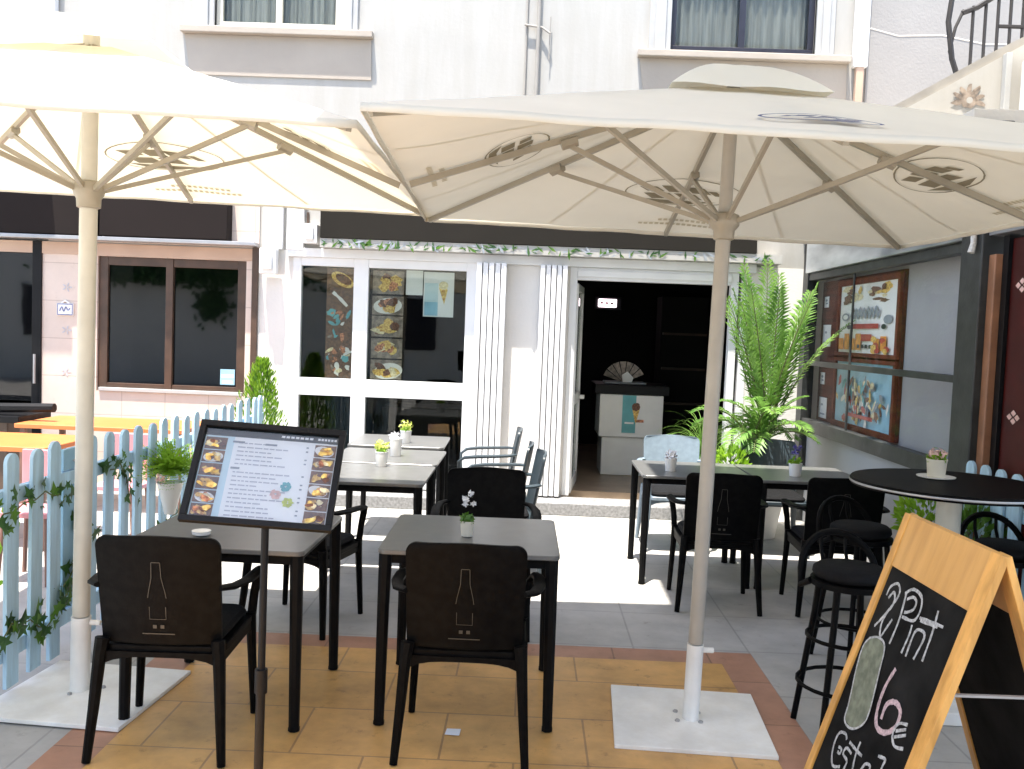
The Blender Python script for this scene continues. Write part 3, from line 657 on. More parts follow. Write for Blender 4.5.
MB().box(2.56, 2.66, 5.26, 5.335, 0, 2.20).build('door_jamb', M['jamb_wood'], rb_, None, .006)
MB().box(2.60, 2.68, 5.20, 5.258, 0, 2.3).build('door_gap', M['black_frame'], rb_, None)
rd = MB().box(2.62, 2.70, 4.90, 5.198, 0, 2.28).build('red_panel', M['red_door'], rb_, None, .006)
RF = Frame((2.618, 5.198, 0), (0,-1,0), (0,0,1)); mb = MB()
for z in (2.02, 1.31):
    for (a, c_) in ((.04,0),(-.04,0),(0,.022),(0,-.022)): RF.poly(mb, [(.13+a-.028, z+c_), (.13+a, z+c_+.018), (.13+a+.028, z+c_), (.13+a, z+c_-.018)], .001+abs(a)*.01)
mb.build('diamond_ornament', M['flower_pink'], rd, None)
MB().box(2.64, 2.72, 4.0, 4.898, 0, 2.28).build('dark_panel', M['black_frame'], rb_, None)
MB().box(2.55, 2.8, 4.0, 5.335, 2.305, 2.5).build('header', M['steel'], rb_, None, .006)
MB().box(2.535, 2.549, 4.9, 5.10, 2.33, 2.48).build('header_lamp', M['cream_pot'], rb_, None, .004)
# upper stair parapet and balcony
st = MB(); y0, y1 = 6.5, 6.68
st.add([(2.30,y0,3.05),(4.6,y0,3.05),(4.6,y0,4.35),(3.27,y0,3.74),(2.30,y0,3.17), (2.30,y1,3.05),(4.6,y1,3.05),(4.6,y1,4.35),(3.27,y1,3.74),(2.30,y1,3.17)],
       [(0,1,2,3,4),(9,8,7,6,5),(0,4,9,5),(4,3,8,9),(3,2,7,8),(2,1,6,7),(1,0,5,6)])
sp = st.build('stair_parapet', M['plaster'], rb_, None)
MB().tube([(2.29,6.59,3.185),(3.10,6.59,3.665),(3.27,6.59,3.755),(4.6,6.59,4.37)], .10, 4, flat=.5, up=(0,0,1)).build('coping', M['cord'], sp, 20)
E5 = Frame((2.91, 6.497, 3.345), (1,0,0), (0,0,1)); mb = MB()
for k in range(7): a = R(-10+33*k); E5.disc(mb, .07*math.cos(a), .07*math.sin(a), .05, .018, .0005*(k+1), 9, .25, a)
E5.disc(mb, 0, 0, .05, .05, .005, 14, .1); E5.disc(mb.m(1), .005, .005, .022, .022, .0055, 12); mb.build('wall_emblem', [M['photo_slate'], M['plaster']], sp, None)
MB().box(3.12, 3.16, 6.44, 6.496, 3.06, 3.66).build('post', M['grey_trim'], rb_, None, .004)
bx = MB(); bx.box(3.20, 3.6, 6.20, 6.42, 3.16, 3.60); bx.build('white_box', M['ceramic'], rb_, None, .03)
MB().box(3.30, 3.6, 6.17, 6.198, 3.30, 3.50).build('pink_panel', M['pink_tile'], rb_, None, .005)
rg = MB()
zt = lambda x: 3.18+(x-2.29)*.594
for i in range(10):
    x = 2.86+i*.085
    pts = [(x, 6.59, zt(x)+.02), (x, 6.59, 3.98+ (x-2.86)*.35)] if i else [(2.86,6.59,zt(2.86)+.02),(2.80,6.59,3.70),(2.83,6.59,3.86),(2.88,6.59,3.98)]
    rg.tube(pts, .011, 6)
rg.tube([(2.84,6.59,4.3),(2.80,6.59,4.1),(2.78,6.59,3.9),(2.82,6.59,3.65),(2.87,6.59,3.52)], .018, 6)
rg.tube([(2.87,6.59,3.96),(2.97,6.59,4.0),(3.1,6.59,4.09),(3.3,6.59,4.15),(3.9,6.59,4.4)], .018, 6); rg.tube([(3.12,6.59,3.88),(3.8,6.59,3.88)], .014, 6)
rg.build('stair_railing', M['iron'], rb_)
o = MB().tube([(2.50, 5.40, 2.72),(2.498, 5.405, 2.6),(2.502, 5.398, 2.48),(2.496, 5.40, 2.38),(2.50, 5.402, 2.27),(2.488, 5.40, 2.215)], [.016,.018,.014,.018,.016,.02], 8).build('hanging_rope', M['rope'], None, 50, 0, (2.5, 5.4, 2.72))
tag(o, 'white twisted rope hanging down in front of the dark corner post', 'rope')
# facade across the street (seen in the glass) and an unseen sheet added to shade the right side
ob = thing('opposite_facade', (0, -6, 0), 'cream house across the street, seen only as a reflection in the dark window', 'building')
MB().box(-16, 16, -6.3, -6, 0, 7.5).build('wall', M['ceramic'], ob, None)
for x in (-13, -3.5, 2.5, 6): box('window', M['ebony'], ob, x, x+1.1, -5.998, -5.94, 1.1, 2.4, bevel=.01)
for k in range(3):
    bush = MB()
    for i in range(800):
        p = Vector((-10.6+k*1.9+random.gauss(0,.7), -5.7+random.gauss(0,.12), 2.85+random.gauss(0,.17))) if i % 5 else Vector((-8.1+random.gauss(0,.16), -5.8, 2.05+random.gauss(0,.16))); a = random.uniform(0,6.28); q = Vector((math.cos(a), .3, math.sin(a)))*.09; r_ = Vector((-math.sin(a), .2, math.cos(a)))*.05
        bush.add([p-q, p+r_, p+q, p-r_], [(0,1,2,3)])
    bush.build('climbing_foliage', M['leaf_dark'], ob, None)
ss = thing('shade_blocker', (3, 2, 5.4), 'unseen cream sheet added high above the right side to cast shade', 'shade blocker')
sc_ = MB(); sp_ = [(-.95,-.6),(-.95,4.60),(.40,4.68),(.42,5.85),(6.4,5.8),(6.4,-.6)]  # added out of view, outlined so its shadow falls where wanted
sc_.add([(x, y, 5.4) for x, y in sp_]+[(x, y, 5.412) for x, y in sp_], [tuple(range(6)), tuple(range(11,5,-1))]+[(i, (i+1) % 6, 6+(i+1) % 6, 6+i) for i in range(6)])
sc_.build('cloth', M['canopy'], ss, None)
STROKES = [('w', [(0.079, 0.283), (0.085, 0.25), (0.123, 0.228), (0.154, 0.245), (0.153, 0.275), (0.128, 0.324), (0.099, 0.37), (0.079, 0.395)]), ('w', [(0.1, 0.287), (0.117, 0.261), (0.137, 0.27), (0.145, 0.298), (0.126, 0.335), (0.12, 0.374), (0.143, 0.412), (0.161, 0.375), (0.176, 0.339)]), ('w', [(0.217, 0.411), (0.219, 0.325), (0.2, 0.241)]), ('w', [(0.192, 0.243), (0.233, 0.216), (0.294, 0.222), (0.319, 0.258), (0.305, 0.301), (0.229, 0.312)]), ('w', [(0.218, 0.255), (0.251, 0.238), (0.279, 0.246), (0.279, 0.271), (0.252, 0.289), (0.232, 0.296)]), ('w', [(0.308, 0.41), (0.312, 0.347), (0.306, 0.315)]), ('w', [(0.34, 0.41), (0.338, 0.329), (0.373, 0.312), (0.4, 0.326), (0.388, 0.401)]), ('w', [(0.438, 0.389), (0.432, 0.301), (0.418, 0.231)]), ('w', [(0.334, 0.282), (0.408, 0.272), (0.476, 0.265)]), ('w', [(0.344, 0.288), (0.414, 0.279), (0.448, 0.274)]), ('p', [(0.315, 0.461), (0.296, 0.529), (0.301, 0.599), (0.332, 0.646), (0.389, 0.645), (0.434, 0.609), (0.434, 0.56), (0.389, 0.545), (0.344, 0.57), (0.344, 0.62)]), ('w', [(0.495, 0.571), (0.448, 0.588), (0.438, 0.626), (0.47, 0.65), (0.52, 0.636)]), ('w', [(0.448, 0.612), (0.497, 0.585)]), ('w', [(0.452, 0.63), (0.508, 0.598)]), ('g', [(0.087, 0.438), (0.143, 0.416), (0.203, 0.429), (0.232, 0.514), (0.264, 0.627), (0.256, 0.678), (0.199, 0.72), (0.135, 0.717), (0.118, 0.658), (0.081, 0.557), (0.066, 0.479)]), ('w', [(0.197, 0.76), (0.176, 0.749), (0.137, 0.763), (0.128, 0.797), (0.141, 0.838), (0.174, 0.864), (0.22, 0.845)]), ('w', [(0.164, 0.801), (0.188, 0.798), (0.189, 0.814), (0.169, 0.816)]), ('w', [(0.259, 0.78), (0.217, 0.78), (0.21, 0.804), (0.248, 0.81), (0.25, 0.834), (0.247, 0.852)]), ('w', [(0.221, 0.757), (0.287, 0.758), (0.324, 0.756)]), ('w', [(0.286, 0.726), (0.286, 0.767), (0.3, 0.812), (0.312, 0.835)]), ('w', [(0.347, 0.8), (0.361, 0.765), (0.392, 0.758), (0.395, 0.791)]), ('w', [(0.413, 0.712), (0.456, 0.702), (0.456, 0.721), (0.456, 0.76)])]

# ------------------------------------------------------------------ umbrellas
def rotm(rx, ry, rz):
    return Matrix.Rotation(ry, 3, 'Y') @ Matrix.Rotation(rx, 3, 'X') @ Matrix.Rotation(rz, 3, 'Z')
def umbrella(base, rx, ry, rz, s, h, rise, hubz, plate, label, yaw_plate, rpole, pole_m='pole', cap=.28):
    bx_, by_ = base; Rm = rotm(rx, ry, rz); B = Vector((bx_, by_, 0))
    t = thing('patio_umbrella', (bx_, by_, 0), label, 'umbrella', 'cream patio umbrellas over the terrace')
    def L(x, y, z): return B + Rm @ Vector((x, y, z))
    S = s/2
    def surf(a, b):
        m = max(abs(a), abs(b)); q = min(abs(a), abs(b))/m if m > 1e-6 else 0
        return h + rise*(1-m) - .016*m*(1-m**8)*math.sin(math.pi*q) + .0035*math.sin(a*17+b*5)*math.sin(b*13-a*4)*m
    # canopy as four panels, opening under the vent
    cv = MB(); n = 24; m0 = .10
    for k in range(4):
        c, d = round(math.cos(k*math.pi/2)), round(math.sin(k*math.pi/2))
        def fn(u, v, c=c, d=d):
            m = m0+(1-m0)*v; a = (2*u-1)*m; b = -m
            a2, b2 = c*a-d*b, d*a+c*b
            return L(a2*S, b2*S, surf(a2, b2))
        cv.grid(fn, n, 14)
    cnp = cv.build('canopy', M['canopy'], t, 18)
    sm = MB()
    for k in range(4):
        c, d = round(math.cos(k*math.pi/2)), round(math.sin(k*math.pi/2))
        for t0 in (-.5, .5):
            vs = []
            for i in range(13):
                m = .12+.86*i/12
                for e in (-.006, .006):
                    a = t0*m+e; bb = -m; a2, b2 = c*a-d*bb, d*a+c*bb; vs.append(L(a2*S, b2*S, surf(a2, b2)-.003))
            sm.add(vs, [(2*i, 2*i+1, 2*i+3, 2*i+2) for i in range(12)])
    sm.build('seam', M['canopy'], cnp, None)
    hm = MB()
    for k in range(4):
        c, d = round(math.cos(k*math.pi/2)), round(math.sin(k*math.pi/2))
        pts = []
        for i in range(25):
            a = -1+i/12; b = -1; a2, b2 = c*a-d*b, d*a+c*b; pts.append((a2, b2))
        top = [L(a*S*1.002, b*S*1.002, surf(a, b)+.002) for a, b in pts]; bot = [L(a*S*1.003, b*S*1.003, surf(a, b)-.022) for a, b in pts]
        N_ = len(top); hm.add(top+bot, [(i, i+1, N_+i+1, N_+i) for i in range(N_-1)])
    hm.build('hem', M['canopy'], cnp, 30, solid=.003)
    # vent cap
    vc = MB()
    for k in range(4):
        c, d = round(math.cos(k*math.pi/2)), round(math.sin(k*math.pi/2))
        def fn(u, v, c=c, d=d):
            m = cap*v; a = (2*u-1)*m; b = -m; a2, b2 = c*a-d*b, d*a+c*b
            q = v
            return L(a2*S, b2*S, h+rise+.095-.165*q**1.9 - (.28-cap)*.55*(1-q*.35) + .004*math.sin(u*math.pi*4)*q)
        vc.grid(fn, 12, 8)
    vc.build('vent_cap', M['canopy'], t, 50)
    # prints
    class CF_:
        def __init__(f, k, m): f.c, f.d, f.m = round(math.cos(k*math.pi/2)), round(math.sin(k*math.pi/2)), m
        def P(f, u, v, n):
            m = f.m - v/S; a = u/S; b = -m; a2, b2 = f.c*a-f.d*b, f.d*a+f.c*b
            return L(a2*S, b2*S, surf(a2, b2) - n)
    class PFr(Frame):
        def __init__(s2, k, m): s2.cf = CF_(k, m)
        def p(s2, u, v, n=0): return s2.cf.P(u, v, n)
        @property
        def dummy(s2): return None
    for k in range(4):
        for side, mname, nn in ((0, 'canopy_print', .006), (1, 'navy_print', -.011)):
            if side and k != 0: continue
            f = PFr(k, .66 if not side else .82); pr = MB(); g_ = 1 if not side else .62
            for th in (0,):
                f.ribbon(pr, [(.30*g_*math.cos(R(a)), .13*g_*math.sin(R(a))) for a in range(0, 361, 12)], 
                         .007 if not side else .012, nn, False)
            sk = .05*g_
            for (u0, u1, v0, v1) in ((-.13,-.04,.0,.05),(-.02,.07,.0,.055),(-.10,0,-.055,-.012),(.02,.14,-.06,-.012),(.09,.17,.005,.045),(-.19,-.15,-.01,.03)):
                f.poly(pr, [(u0*g_*1.1, v0*g_*1.1), (u1*g_*1.1, v0*g_*1.1), (u1*g_*1.1+sk, v1*g_*1.1), (u0*g_*1.1+sk, v1*g_*1.1)], nn*1.08)
            f.poly(pr, [(x_*g_, y_*g_) for x_, y_ in ((-.19,-.075),(-.05,-.118),(.10,-.115),(.22,-.065),(.05,-.085))], nn*1.1)
            pr.build('canopy_print', M[mname], cnp, None)
        if k != 0:
            f = PFr(k, .93)
            for j, vv in enumerate((0, .045)):
                pr = MB()
                for i in range(16 if j == 0 else 11):
                    u = -.30+i*.03 + j*.05; f.poly(pr, [(u, vv), (u+.02, vv), (u+.022, vv+.022), (u+.002, vv+.022)], .006)
                pr.build('faint_lettering', M['canopy_faint'], cnp, None)
    # ribs and struts
    for i, (a, b) in enumerate(((1,1),(-1,1),(-1,-1),(1,-1),(1,0),(-1,0),(0,1),(0,-1))):
        p0 = L(.02*a, .02*b, h+rise-.03); p1 = L(a*S*.985, b*S*.985, h-.025+.008)
        rb = MB().bar(p0, p1, .018, .026).build('rib', M['rib'], t, 30)
        mf = .50; pm = p0.lerp(p1, mf); hb = L(.045*a, .045*b, hubz+.02)
        MB().bar(hb, pm-Vector((0,0,.03)), .015, .020).build('strut', M['rib'], rb, 30)
        dirr = (p1-p0).normalized(); MB().tube([pm-dirr*.035-Vector((0,0,.018)), pm+dirr*.035-Vector((0,0,.018))], .024, 6, up=(0,0,1)).build('bracket', M['rib'], rb, 30)
    pole = MB(); pole.tube([L(0,0,.36), L(0,0,hubz-.02)], rpole, 20); pole.tube([L(0,0,hubz), L(0,0,h+rise+.03)], rpole*.9, 20)
    pole.build('pole', M[pole_m], t)
    hb = MB(); hb.lathe(L(0,0,hubz), [(rpole+.004,-.06),(rpole+.012,-.055),(rpole+.014,-.02),(.062,0),(.066,.02),(.06,.045),(rpole+.004,.055)], 20); hb.build('hub', M['rib'], t)
    hb = MB(); hb.lathe(L(0,0,h+rise-.06), [(rpole,-.04),(.06,-.02),(.06,.02),(rpole,.03)], 16); hb.build('crown', M['rib'], t)
    pb = MB().tube([L(0,0,.01), L(0,0,.355)], rpole*1.14, 20)
    cx, cy = plate; mt = Matrix.Translation((cx, cy, .008)) @ Matrix.Rotation(yaw_plate, 4, 'Z')
    pl = MB().box(-.325, .325, -.325, .325, 0, .018, mt).build('base_plate', M['base_white'], t, None, .003)
    for a_ in range(4):
        q_ = mt @ Vector((.07*math.cos(R(45+90*a_)), .07*math.sin(R(45+90*a_)), 0))
        MB().lathe((q_.x, q_.y, q_.z), [(.011,.0175),(.011,.024),(.007,.028)], 6).build('bolt', M['steel'], pl)
    sl_ = pb.build('sleeve', M['base_white'], t)
    kn = MB(); kn.tube([L(rpole*1.1, 0, .33), L(rpole*1.1+.045, 0, .33)], .012, 8); kn.build('clamp_screw', M['base_white'], sl_)
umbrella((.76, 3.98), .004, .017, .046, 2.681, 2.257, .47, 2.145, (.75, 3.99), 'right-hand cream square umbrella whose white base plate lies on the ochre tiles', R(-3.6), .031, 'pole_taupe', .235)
umbrella((-1.92, 4.0), .027, .019, .032, 2.644, 2.308, .50, 2.18, (-1.88, 3.98), 'cream square umbrella on the left, its pole standing by the blue fence', R(-5), .036)

# ------------------------------------------------------------------ left terrace fence
def picket_mb(o, ax, w_, h_, th, z0):
    """ax: unit vector along the fence"""
    ax = Vector(ax); nn = Vector((-ax.y, ax.x, 0)); pts = [(-w_/2, z0), (w_/2, z0), (w_/2, h_-w_*.45)]
    for k in range(1, 8): a = math.pi*k/8; pts.append((w_/2*math.cos(a), h_-w_*.45+w_*.45*math.sin(a)))
    pts.append((-w_/2, h_-w_*.45)); n = len(pts)
    vs = [Vector(o)+ax*u+Vector((0,0,z))+nn*th/2 for u, z in pts] + [Vector(o)+ax*u+Vector((0,0,z))-nn*th/2 for u, z in pts]
    return MB().add(vs, [tuple(range(n)), tuple(range(2*n-1, n-1, -1))]+[(i, n+i, n+(i+1) % n, (i+1) % n) for i in range(n)])
fn_ = thing('picket_fence', (-2.2, 5.5, 0), 'pale blue picket fence along the left side of the terrace', 'fence')
y = 3.20; i = 0
while y < 7.75:
    if not (4.40 < y < 4.60):
        picket_mb((-2.2+random.uniform(-.004,.004), y, 0), (0,1,0), .096, 1.06+random.uniform(-.012,.012), .018, .04+random.uniform(-.01,.02)).build('picket', M['fence_blue'], fn_, 30, .002).rotation_euler = (R(random.uniform(-.35,.35)), R(random.uniform(-.5,.5)), 0)
    y += .186+random.uniform(-.008,.008)
MB().box(-2.245, -2.211, 3.1, 7.8, .84, .91).box(-2.245, -2.211, 3.1, 7.8, .16, .23).build('rail', M['fence_blue'], fn_, None, .003)
pn = MB().box(-2.235, -2.212, 4.42, 4.76, .24, .835).box(-2.235, -2.212, 4.42, 4.76, .915, 1.02).build('panel', M['fence_panel'], fn_, None, .003)
MB().tube([(-2.205,4.50,.96),(-2.19,4.50,.96),(-2.19,4.58,.965),(-2.205,4.58,.965)], .006, 6).build('handle', M['steel'], pn)
fr_ = thing('picket_fence', (2.5, 4.6, 0), 'short pale blue picket fence behind the round bar table on the right', 'fence')
y = 3.6
while y < 5.30:
    picket_mb((2.5, y, 0), (0,1,0), .096, 1.045, .018, .05).build('picket', M['fence_blue'], fr_, 30, .002); y += .165
MB().box(2.511, 2.54, 3.5, 5.3, .80, .87).box(2.511, 2.54, 3.5, 5.3, .2, .27).build('rail', M['fence_blue'], fr_, None, .003)

# ------------------------------------------------------------------ furniture
def make_table():
    t = thing('bistro_table', (0,0,0), 'x', 'table', 'square grey topped terrace tables')
    MB().slab(0, 0, .755, .755, .722, .742, .035).build('tabletop', M['table_top'], t, 30)
    f = MB(); q = .335
    for s in (-1, 1): f.box(-q, q, s*q-.012, s*q+.012, .68, .7215); f.box(s*q-.012, s*q+.012, -q+.013, q-.013, .681, .721)
    f.build('apron', M['table_frame'], t, None, .004)
    for sx in (-1, 1):
        for sy in (-1, 1):
            MB().tube([(sx*.345, sy*.345, .72), (sx*.348, sy*.348, .5), (sx*.352, sy*.352, .012)], [.029,.026,.022], 8).tube([(sx*.352, sy*.352, .014), (sx*.352, sy*.352, 0)], .024, 8).build('leg', M['table_frame'], t)
    return t
def make_chair():
    t = thing('terrace_chair', (0,0,0), 'x', 'chair', 'armchairs around the terrace tables')
    ch = M['chair']
    MB().slab(0, .01, .47, .46, .405, .432, .06).build('seat', ch, t, 30)
    MB().slab(0, .02, .43, .42, .4325, .468, .07, ch=.014).build('cushion', M['cushion'], t, 40)
    def back(u, v):
        z = .44+.425*v; hw = .222+.008*v; x = (2*u-1)*hw
        e = abs(2*u-1)
        if v > .9:   # rounded upper corners
            k = (v-.9)/.1; hw2 = hw-.042*(1-math.sqrt(max(0, 1-k*k))); x = (2*u-1)*hw2
        if v > .999: z -= 0
        z -= .016*(1-math.cos((2*u-1)*math.pi))*.5*v*.5
        return Vector((x, -.215-.075*v+.035*(e**2)*.8-.0*v, z))
    g = MB(); nu = 16; vv_ = [.9*j/9 for j in range(10)]+[.9+.1*math.sin(R(90*j/8)) for j in range(1, 9)]; nv = len(vv_)-1
    fr = [[back(i/nu, vv_[j]) for i in range(nu+1)] for j in range(nv+1)]
    th = Vector((0, -.016, 0)); vs = [p for r_ in fr for p in r_]+[p+th for r_ in fr for p in r_]
    W_ = nu+1; O = W_*(nv+1); fs = []
    for j in range(nv):
        for i in range(nu): a = j*W_+i; fs.append((a, a+1, a+W_+1, a+W_)); fs.append((O+a+W_, O+a+W_+1, O+a+1, O+a))
    for i in range(nu): fs.append((i, O+i, O+i+1, i+1)); a = nv*W_+i; fs.append((a, a+1, O+a+1, O+a))
    for j in range(nv): a = j*W_; fs.append((a, a+W_, O+a+W_, O+a)); a = j*W_+nu; fs.append((a+W_, a, O+a, O+a+W_))
    g.add(vs, fs); bk = g.build('backrest', ch, t, 50, .004)
    # faint printed bottle outline on the rear face
    BF = Frame((0, -.2335, .44), (1,0,0), (0,-.174,.985)); pr = MB()
    def B_(pts, w_): BF.ribbon(pr, pts, w_, .003, False)
    B_([(-.016,.33),(-.018,.27),(-.03,.215),(-.034,.19)], .0025); B_([(.016,.33),(.018,.27),(.03,.215),(.034,.19)], .0025); B_([(-.016,.331),(.016,.331)], .0025)
    B_([(-.03,.155),(-.03,.105),(.03,.105),(.03,.155)], .0025)
    for a in (-.02, .008): BF.rect(pr, a, a+.014, .068, .082, .003)
    BF.rect(pr, -.06, .06, .044, .048, .003)
    pr.build('bottle_print', M['print_grey'], bk, None)
    for s in (-1, 1):
        MB().tube([(s*.215,-.225,.46),(s*.222,-.232,.40),(s*.235,-.25,.2),(s*.25,-.275,0)], [.027,.024,.020,.016], 8).build('leg', ch, t)
        MB().tube([(s*.225,.205,.44),(s*.23,.21,.3),(s*.243,.222,0)], [.022,.019,.015], 8).build('leg', ch, t)
        ar = MB(); P_ = [(s*.222,-.245,.665),(s*.262,-.20,.662),(s*.283,-.08,.655),(s*.283,.07,.648),(s*.27,.17,.635),(s*.25,.215,.60),(s*.235,.215,.52),(s*.228,.208,.43)]
        ar.tube(P_, [.020,.023,.025,.026,.024,.021,.019,.02], 8, flat=.55, up=None).build('armrest', ch, t)
    a = MB()
    pts = []
    def arch(y_, w_):
        n = 10; vs = []; 
        for i in range(n+1):
            u = -1+2*i/n; zb = .36+.03*(1-abs(u)**4) if True else 0
            for yy in (y_-.011, y_+.011): vs += [(u*w_, yy, .41), (u*w_, yy, zb)]
        fs = []
        for i in range(n):
            b0 = i*4; b1 = b0+4; fs += [(b0,b1,b1+1,b0+1),(b0+2,b0+3,b1+3,b1+2),(b0+1,b1+1,b1+3,b0+3),(b0,b0+2,b1+2,b1)]
        a.add(vs, fs)
    arch(-.222, .215); arch(.20, .215); a.box(-.232,-.212,-.21,.19,.372,.41); a.box(.212,.232,-.21,.19,.372,.41)
    a.build('seat_rail', ch, t, 40)
    return t
tb0 = make_table(); ch0 = make_chair(); used = {'t': False, 'c': False}
def put(kind, x, y, rz, label, tint=None):
    src = tb0 if kind == 't' else ch0
    o = copy_tree(src) if used[kind] else src
    used[kind] = True
    o.location = (x, y, .012 if (kind and y < 4.9 and -1.7 < x < 1.2) else 0.002); o.rotation_euler = (0, 0, rz); o['label'] = label
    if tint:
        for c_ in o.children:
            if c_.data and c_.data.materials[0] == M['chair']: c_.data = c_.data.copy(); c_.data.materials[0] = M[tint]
    return o
put('t', -.22, 4.17, R(.5), 'square grey topped table in the front middle with one small pot on it')
put('t', -1.245, 4.07, R(-1), 'square grey topped table at the front left partly hidden by the menu stand')
put('t', -.975, 5.86, 0, 'grey topped table of the left back row that is nearest the camera, carrying yellow flowers')
put('t', -.975, 6.67, 0, 'grey topped table in the middle of the left back row, carrying the plain white pot')
put('t', -1.02, 7.60, R(1), 'square grey topped table closest to the shop window glass')
put('t', 1.17, 6.60, 0, 'grey topped table in front of the open doorway, carrying a white napkin pot')
put('t', 1.94, 6.60, R(1), 'grey topped table at the right with a purple flower pot on it')
put('c', -1.345, 3.64, R(2), 'black armchair at the front left, seen from behind under the menu board')
put('c', -.205, 3.73, R(0), 'black armchair in the front middle with faint bottle print on its back')
put('c', -.205, 5.17, R(183), 'black armchair facing the camera behind the front middle table')
put('c', -1.21, 5.17, R(-14), 'black armchair half hidden behind the menu board, drawn up to the left back row')
put('c', -.33, 7.78, R(92), 'black armchair against the shop window end of the left back row, side view', 'chair_faint_sheen')
put('c', -.24, 6.78, R(88), 'black armchair second from the shop window at the left back row', 'chair_faint_sheen')
put('c', -.16, 6.30, R(95), 'black armchair third from the shop window at the left back row', 'chair_faint_sheen')
put('c', 1.22, 5.90, R(-2), 'black armchair right of the right umbrella pole, seen from behind')
put('c', 1.96, 5.90, R(-3), 'black armchair seen from behind between the grey table and the bar stools')
put('c', 1.20, 7.42, R(180), 'black armchair with its sun sheen painted pale blue-grey, facing the camera in front of the ice cream counter', 'chair_sun_sheen')
put('c', 1.98, 7.42, R(178), 'black armchair with a faint sheen painted in, facing the camera in front of the palm', 'chair_faint_sheen')

# bar table and stools
t = thing('bar_table', (1.97, 4.33, 0), 'tall round black bar table on a pale column behind the chalkboard', 'bar table')
MB().lathe((1.97,4.33,0), [(.40,1.018),(.435,1.020),(.44,1.028),(.44,1.042),(.434,1.05),(.0001,1.051)], 64).build('tabletop', M['chair'], t)
MB().lathe((1.97,4.33,0), [(.441,1.030),(.4425,1.032),(.4425,1.038),(.441,1.04)], 64).build('edge_band', M['steel'], t)
MB().lathe((1.97,4.33,0), [(.12,1.0),(.12,1.017)], 20).lathe((1.97,4.33,0), [(.055,.10),(.055,1.0)], 24).build('column', M['pole'], t)
MB().slab(1.97, 4.33, .5, .5, 0.002, .06, .03).lathe((1.97,4.33,0), [(.09,.06),(.06,.10)], 20).build('base', M['base_white'], t, 30)
def stool(x, y, rz, label, first=[None]):
    if first[0] is None:
        t = thing('bar_stool', (0,0,0), label, 'bar stool', 'black bar stools round the tall table')
        MB().lathe((0,0,0), [(.125,.672),(.145,.68),(.155,.695),(.152,.715),(.135,.728),(.0001,.732)], 32).build('seat', M['cushion'], t, 60)
        MB().lathe((0,0,0), [(.14,.640),(.162,.646),(.162,.670),(.14,.672)], 32).build('seat_ring', M['chair'], t)
        for k in range(4):
            a = R(45+90*k); MB().tube([(.13*math.cos(a), .13*math.sin(a), .655), (.145*math.cos(a), .145*math.sin(a), .5), (.215*math.cos(a), .215*math.sin(a), 0)], [.015,.014,.013], 8).build('leg', M['chair'], t)
        for z, r_ in ((.22, .193), (.42, .163)):
            MB().tube([(r_*math.cos(R(a)), r_*math.sin(R(a)), z) for a in range(0, 361, 15)], .009, 6, cap=False).build('foot_ring', M['chair'], t)
        pts = []
        for a in range(0, 181, 12):
            th = R(a); pts.append((.172*math.cos(th), -.10-.10*math.sin(th)*.9, .62+.215*math.sin(th)**.75))
        MB().tube([(.16,-.02,.66)]+[p for p in pts]+[(-.16,-.02,.66)], .0155, 8).build('back_hoop', M['chair'], t)
        for s in (-.055, .055): MB().tube([(s,-.14,.67),(s,-.185,.76),(s,-.19,.815)], .008, 6).build('back_spindle', M['chair'], t)
        first[0] = t
    else: t = copy_tree(first[0]); t['label'] = label
    t.location = (x, y, .002); t.rotation_euler = (0,0,rz)
stool(1.77, 4.88, R(200), 'black bar stool left of the bar table, the farther of the two by the chalkboard')
stool(1.40, 3.95, R(185), 'black bar stool nearest the camera, just left of the chalkboard')
stool(2.36, 4.55, R(185), 'black bar stool behind the chalkboard, in front of the short blue fence')

# ------------------------------------------------------------------ menu stand
yaw, tl, ro = .091, .576, -.058
r0 = Vector((math.cos(yaw), math.sin(yaw), 0)); u0 = Vector((-math.sin(yaw)*math.sin(tl), math.cos(yaw)*math.sin(tl), math.cos(tl)))
ru = r0*math.cos(ro)+u0*math.sin(ro); rv = u0*math.cos(ro)-r0*math.sin(ro)
t = thing('menu_stand', (-.85, 3.02, .01), 'black framed tilted menu board on a thin black post', 'menu stand')
mf = Frame((-.872, 3.0, 1.003), ru, rv); w_, h_ = .494, .369; fwid = .021
fr = MB(); mf.slab(fr, -w_/2, w_/2, 0, fwid, -.012, .012); mf.slab(fr, -w_/2, w_/2, h_-fwid, h_, -.012, .012); mf.slab(fr, -w_/2, -w_/2+fwid, fwid, h_-fwid, -.0119, .0119); mf.slab(fr, w_/2-fwid, w_/2, fwid, h_-fwid, -.0119, .0119)
mf.slab(fr, -w_/2+.005, w_/2-.005, .005, h_-.005, -.016, -.0125)
fo = fr.build('frame', M['black_frame'], t, None, .004)
sh = MB(); iu = w_/2-fwid; iv0 = fwid; iv1 = h_-fwid
mf.rect(sh, -iu, iu, iv0, iv1, -.008); mf.rect(sh.m(1), -iu, -iu+.10, iv0, iv1-.028, -.0076); mf.rect(sh.m(3), -iu, iu, iv1-.028, iv1, -.0074)
sheet_ = sh.build('menu_sheet', [M['paper'], M['paper_teal'], M['teal'], M['black_print']], t, None)
random.seed(21)
for k in range(6):
    vh = (iv1-.034-iv0)/6
    for side in (0, 1):
        mb = MB(); u_ = -iu+.005 if side == 0 else iu-.077
        food(mf, mb, u_, iv0+.003+vh*k, .072, vh-.004, -.0066, 40+k*2+side, 0)
        mb.build('food_photo', FM, sheet_, None)
tx = MB(); rs_ = random.Random(5)
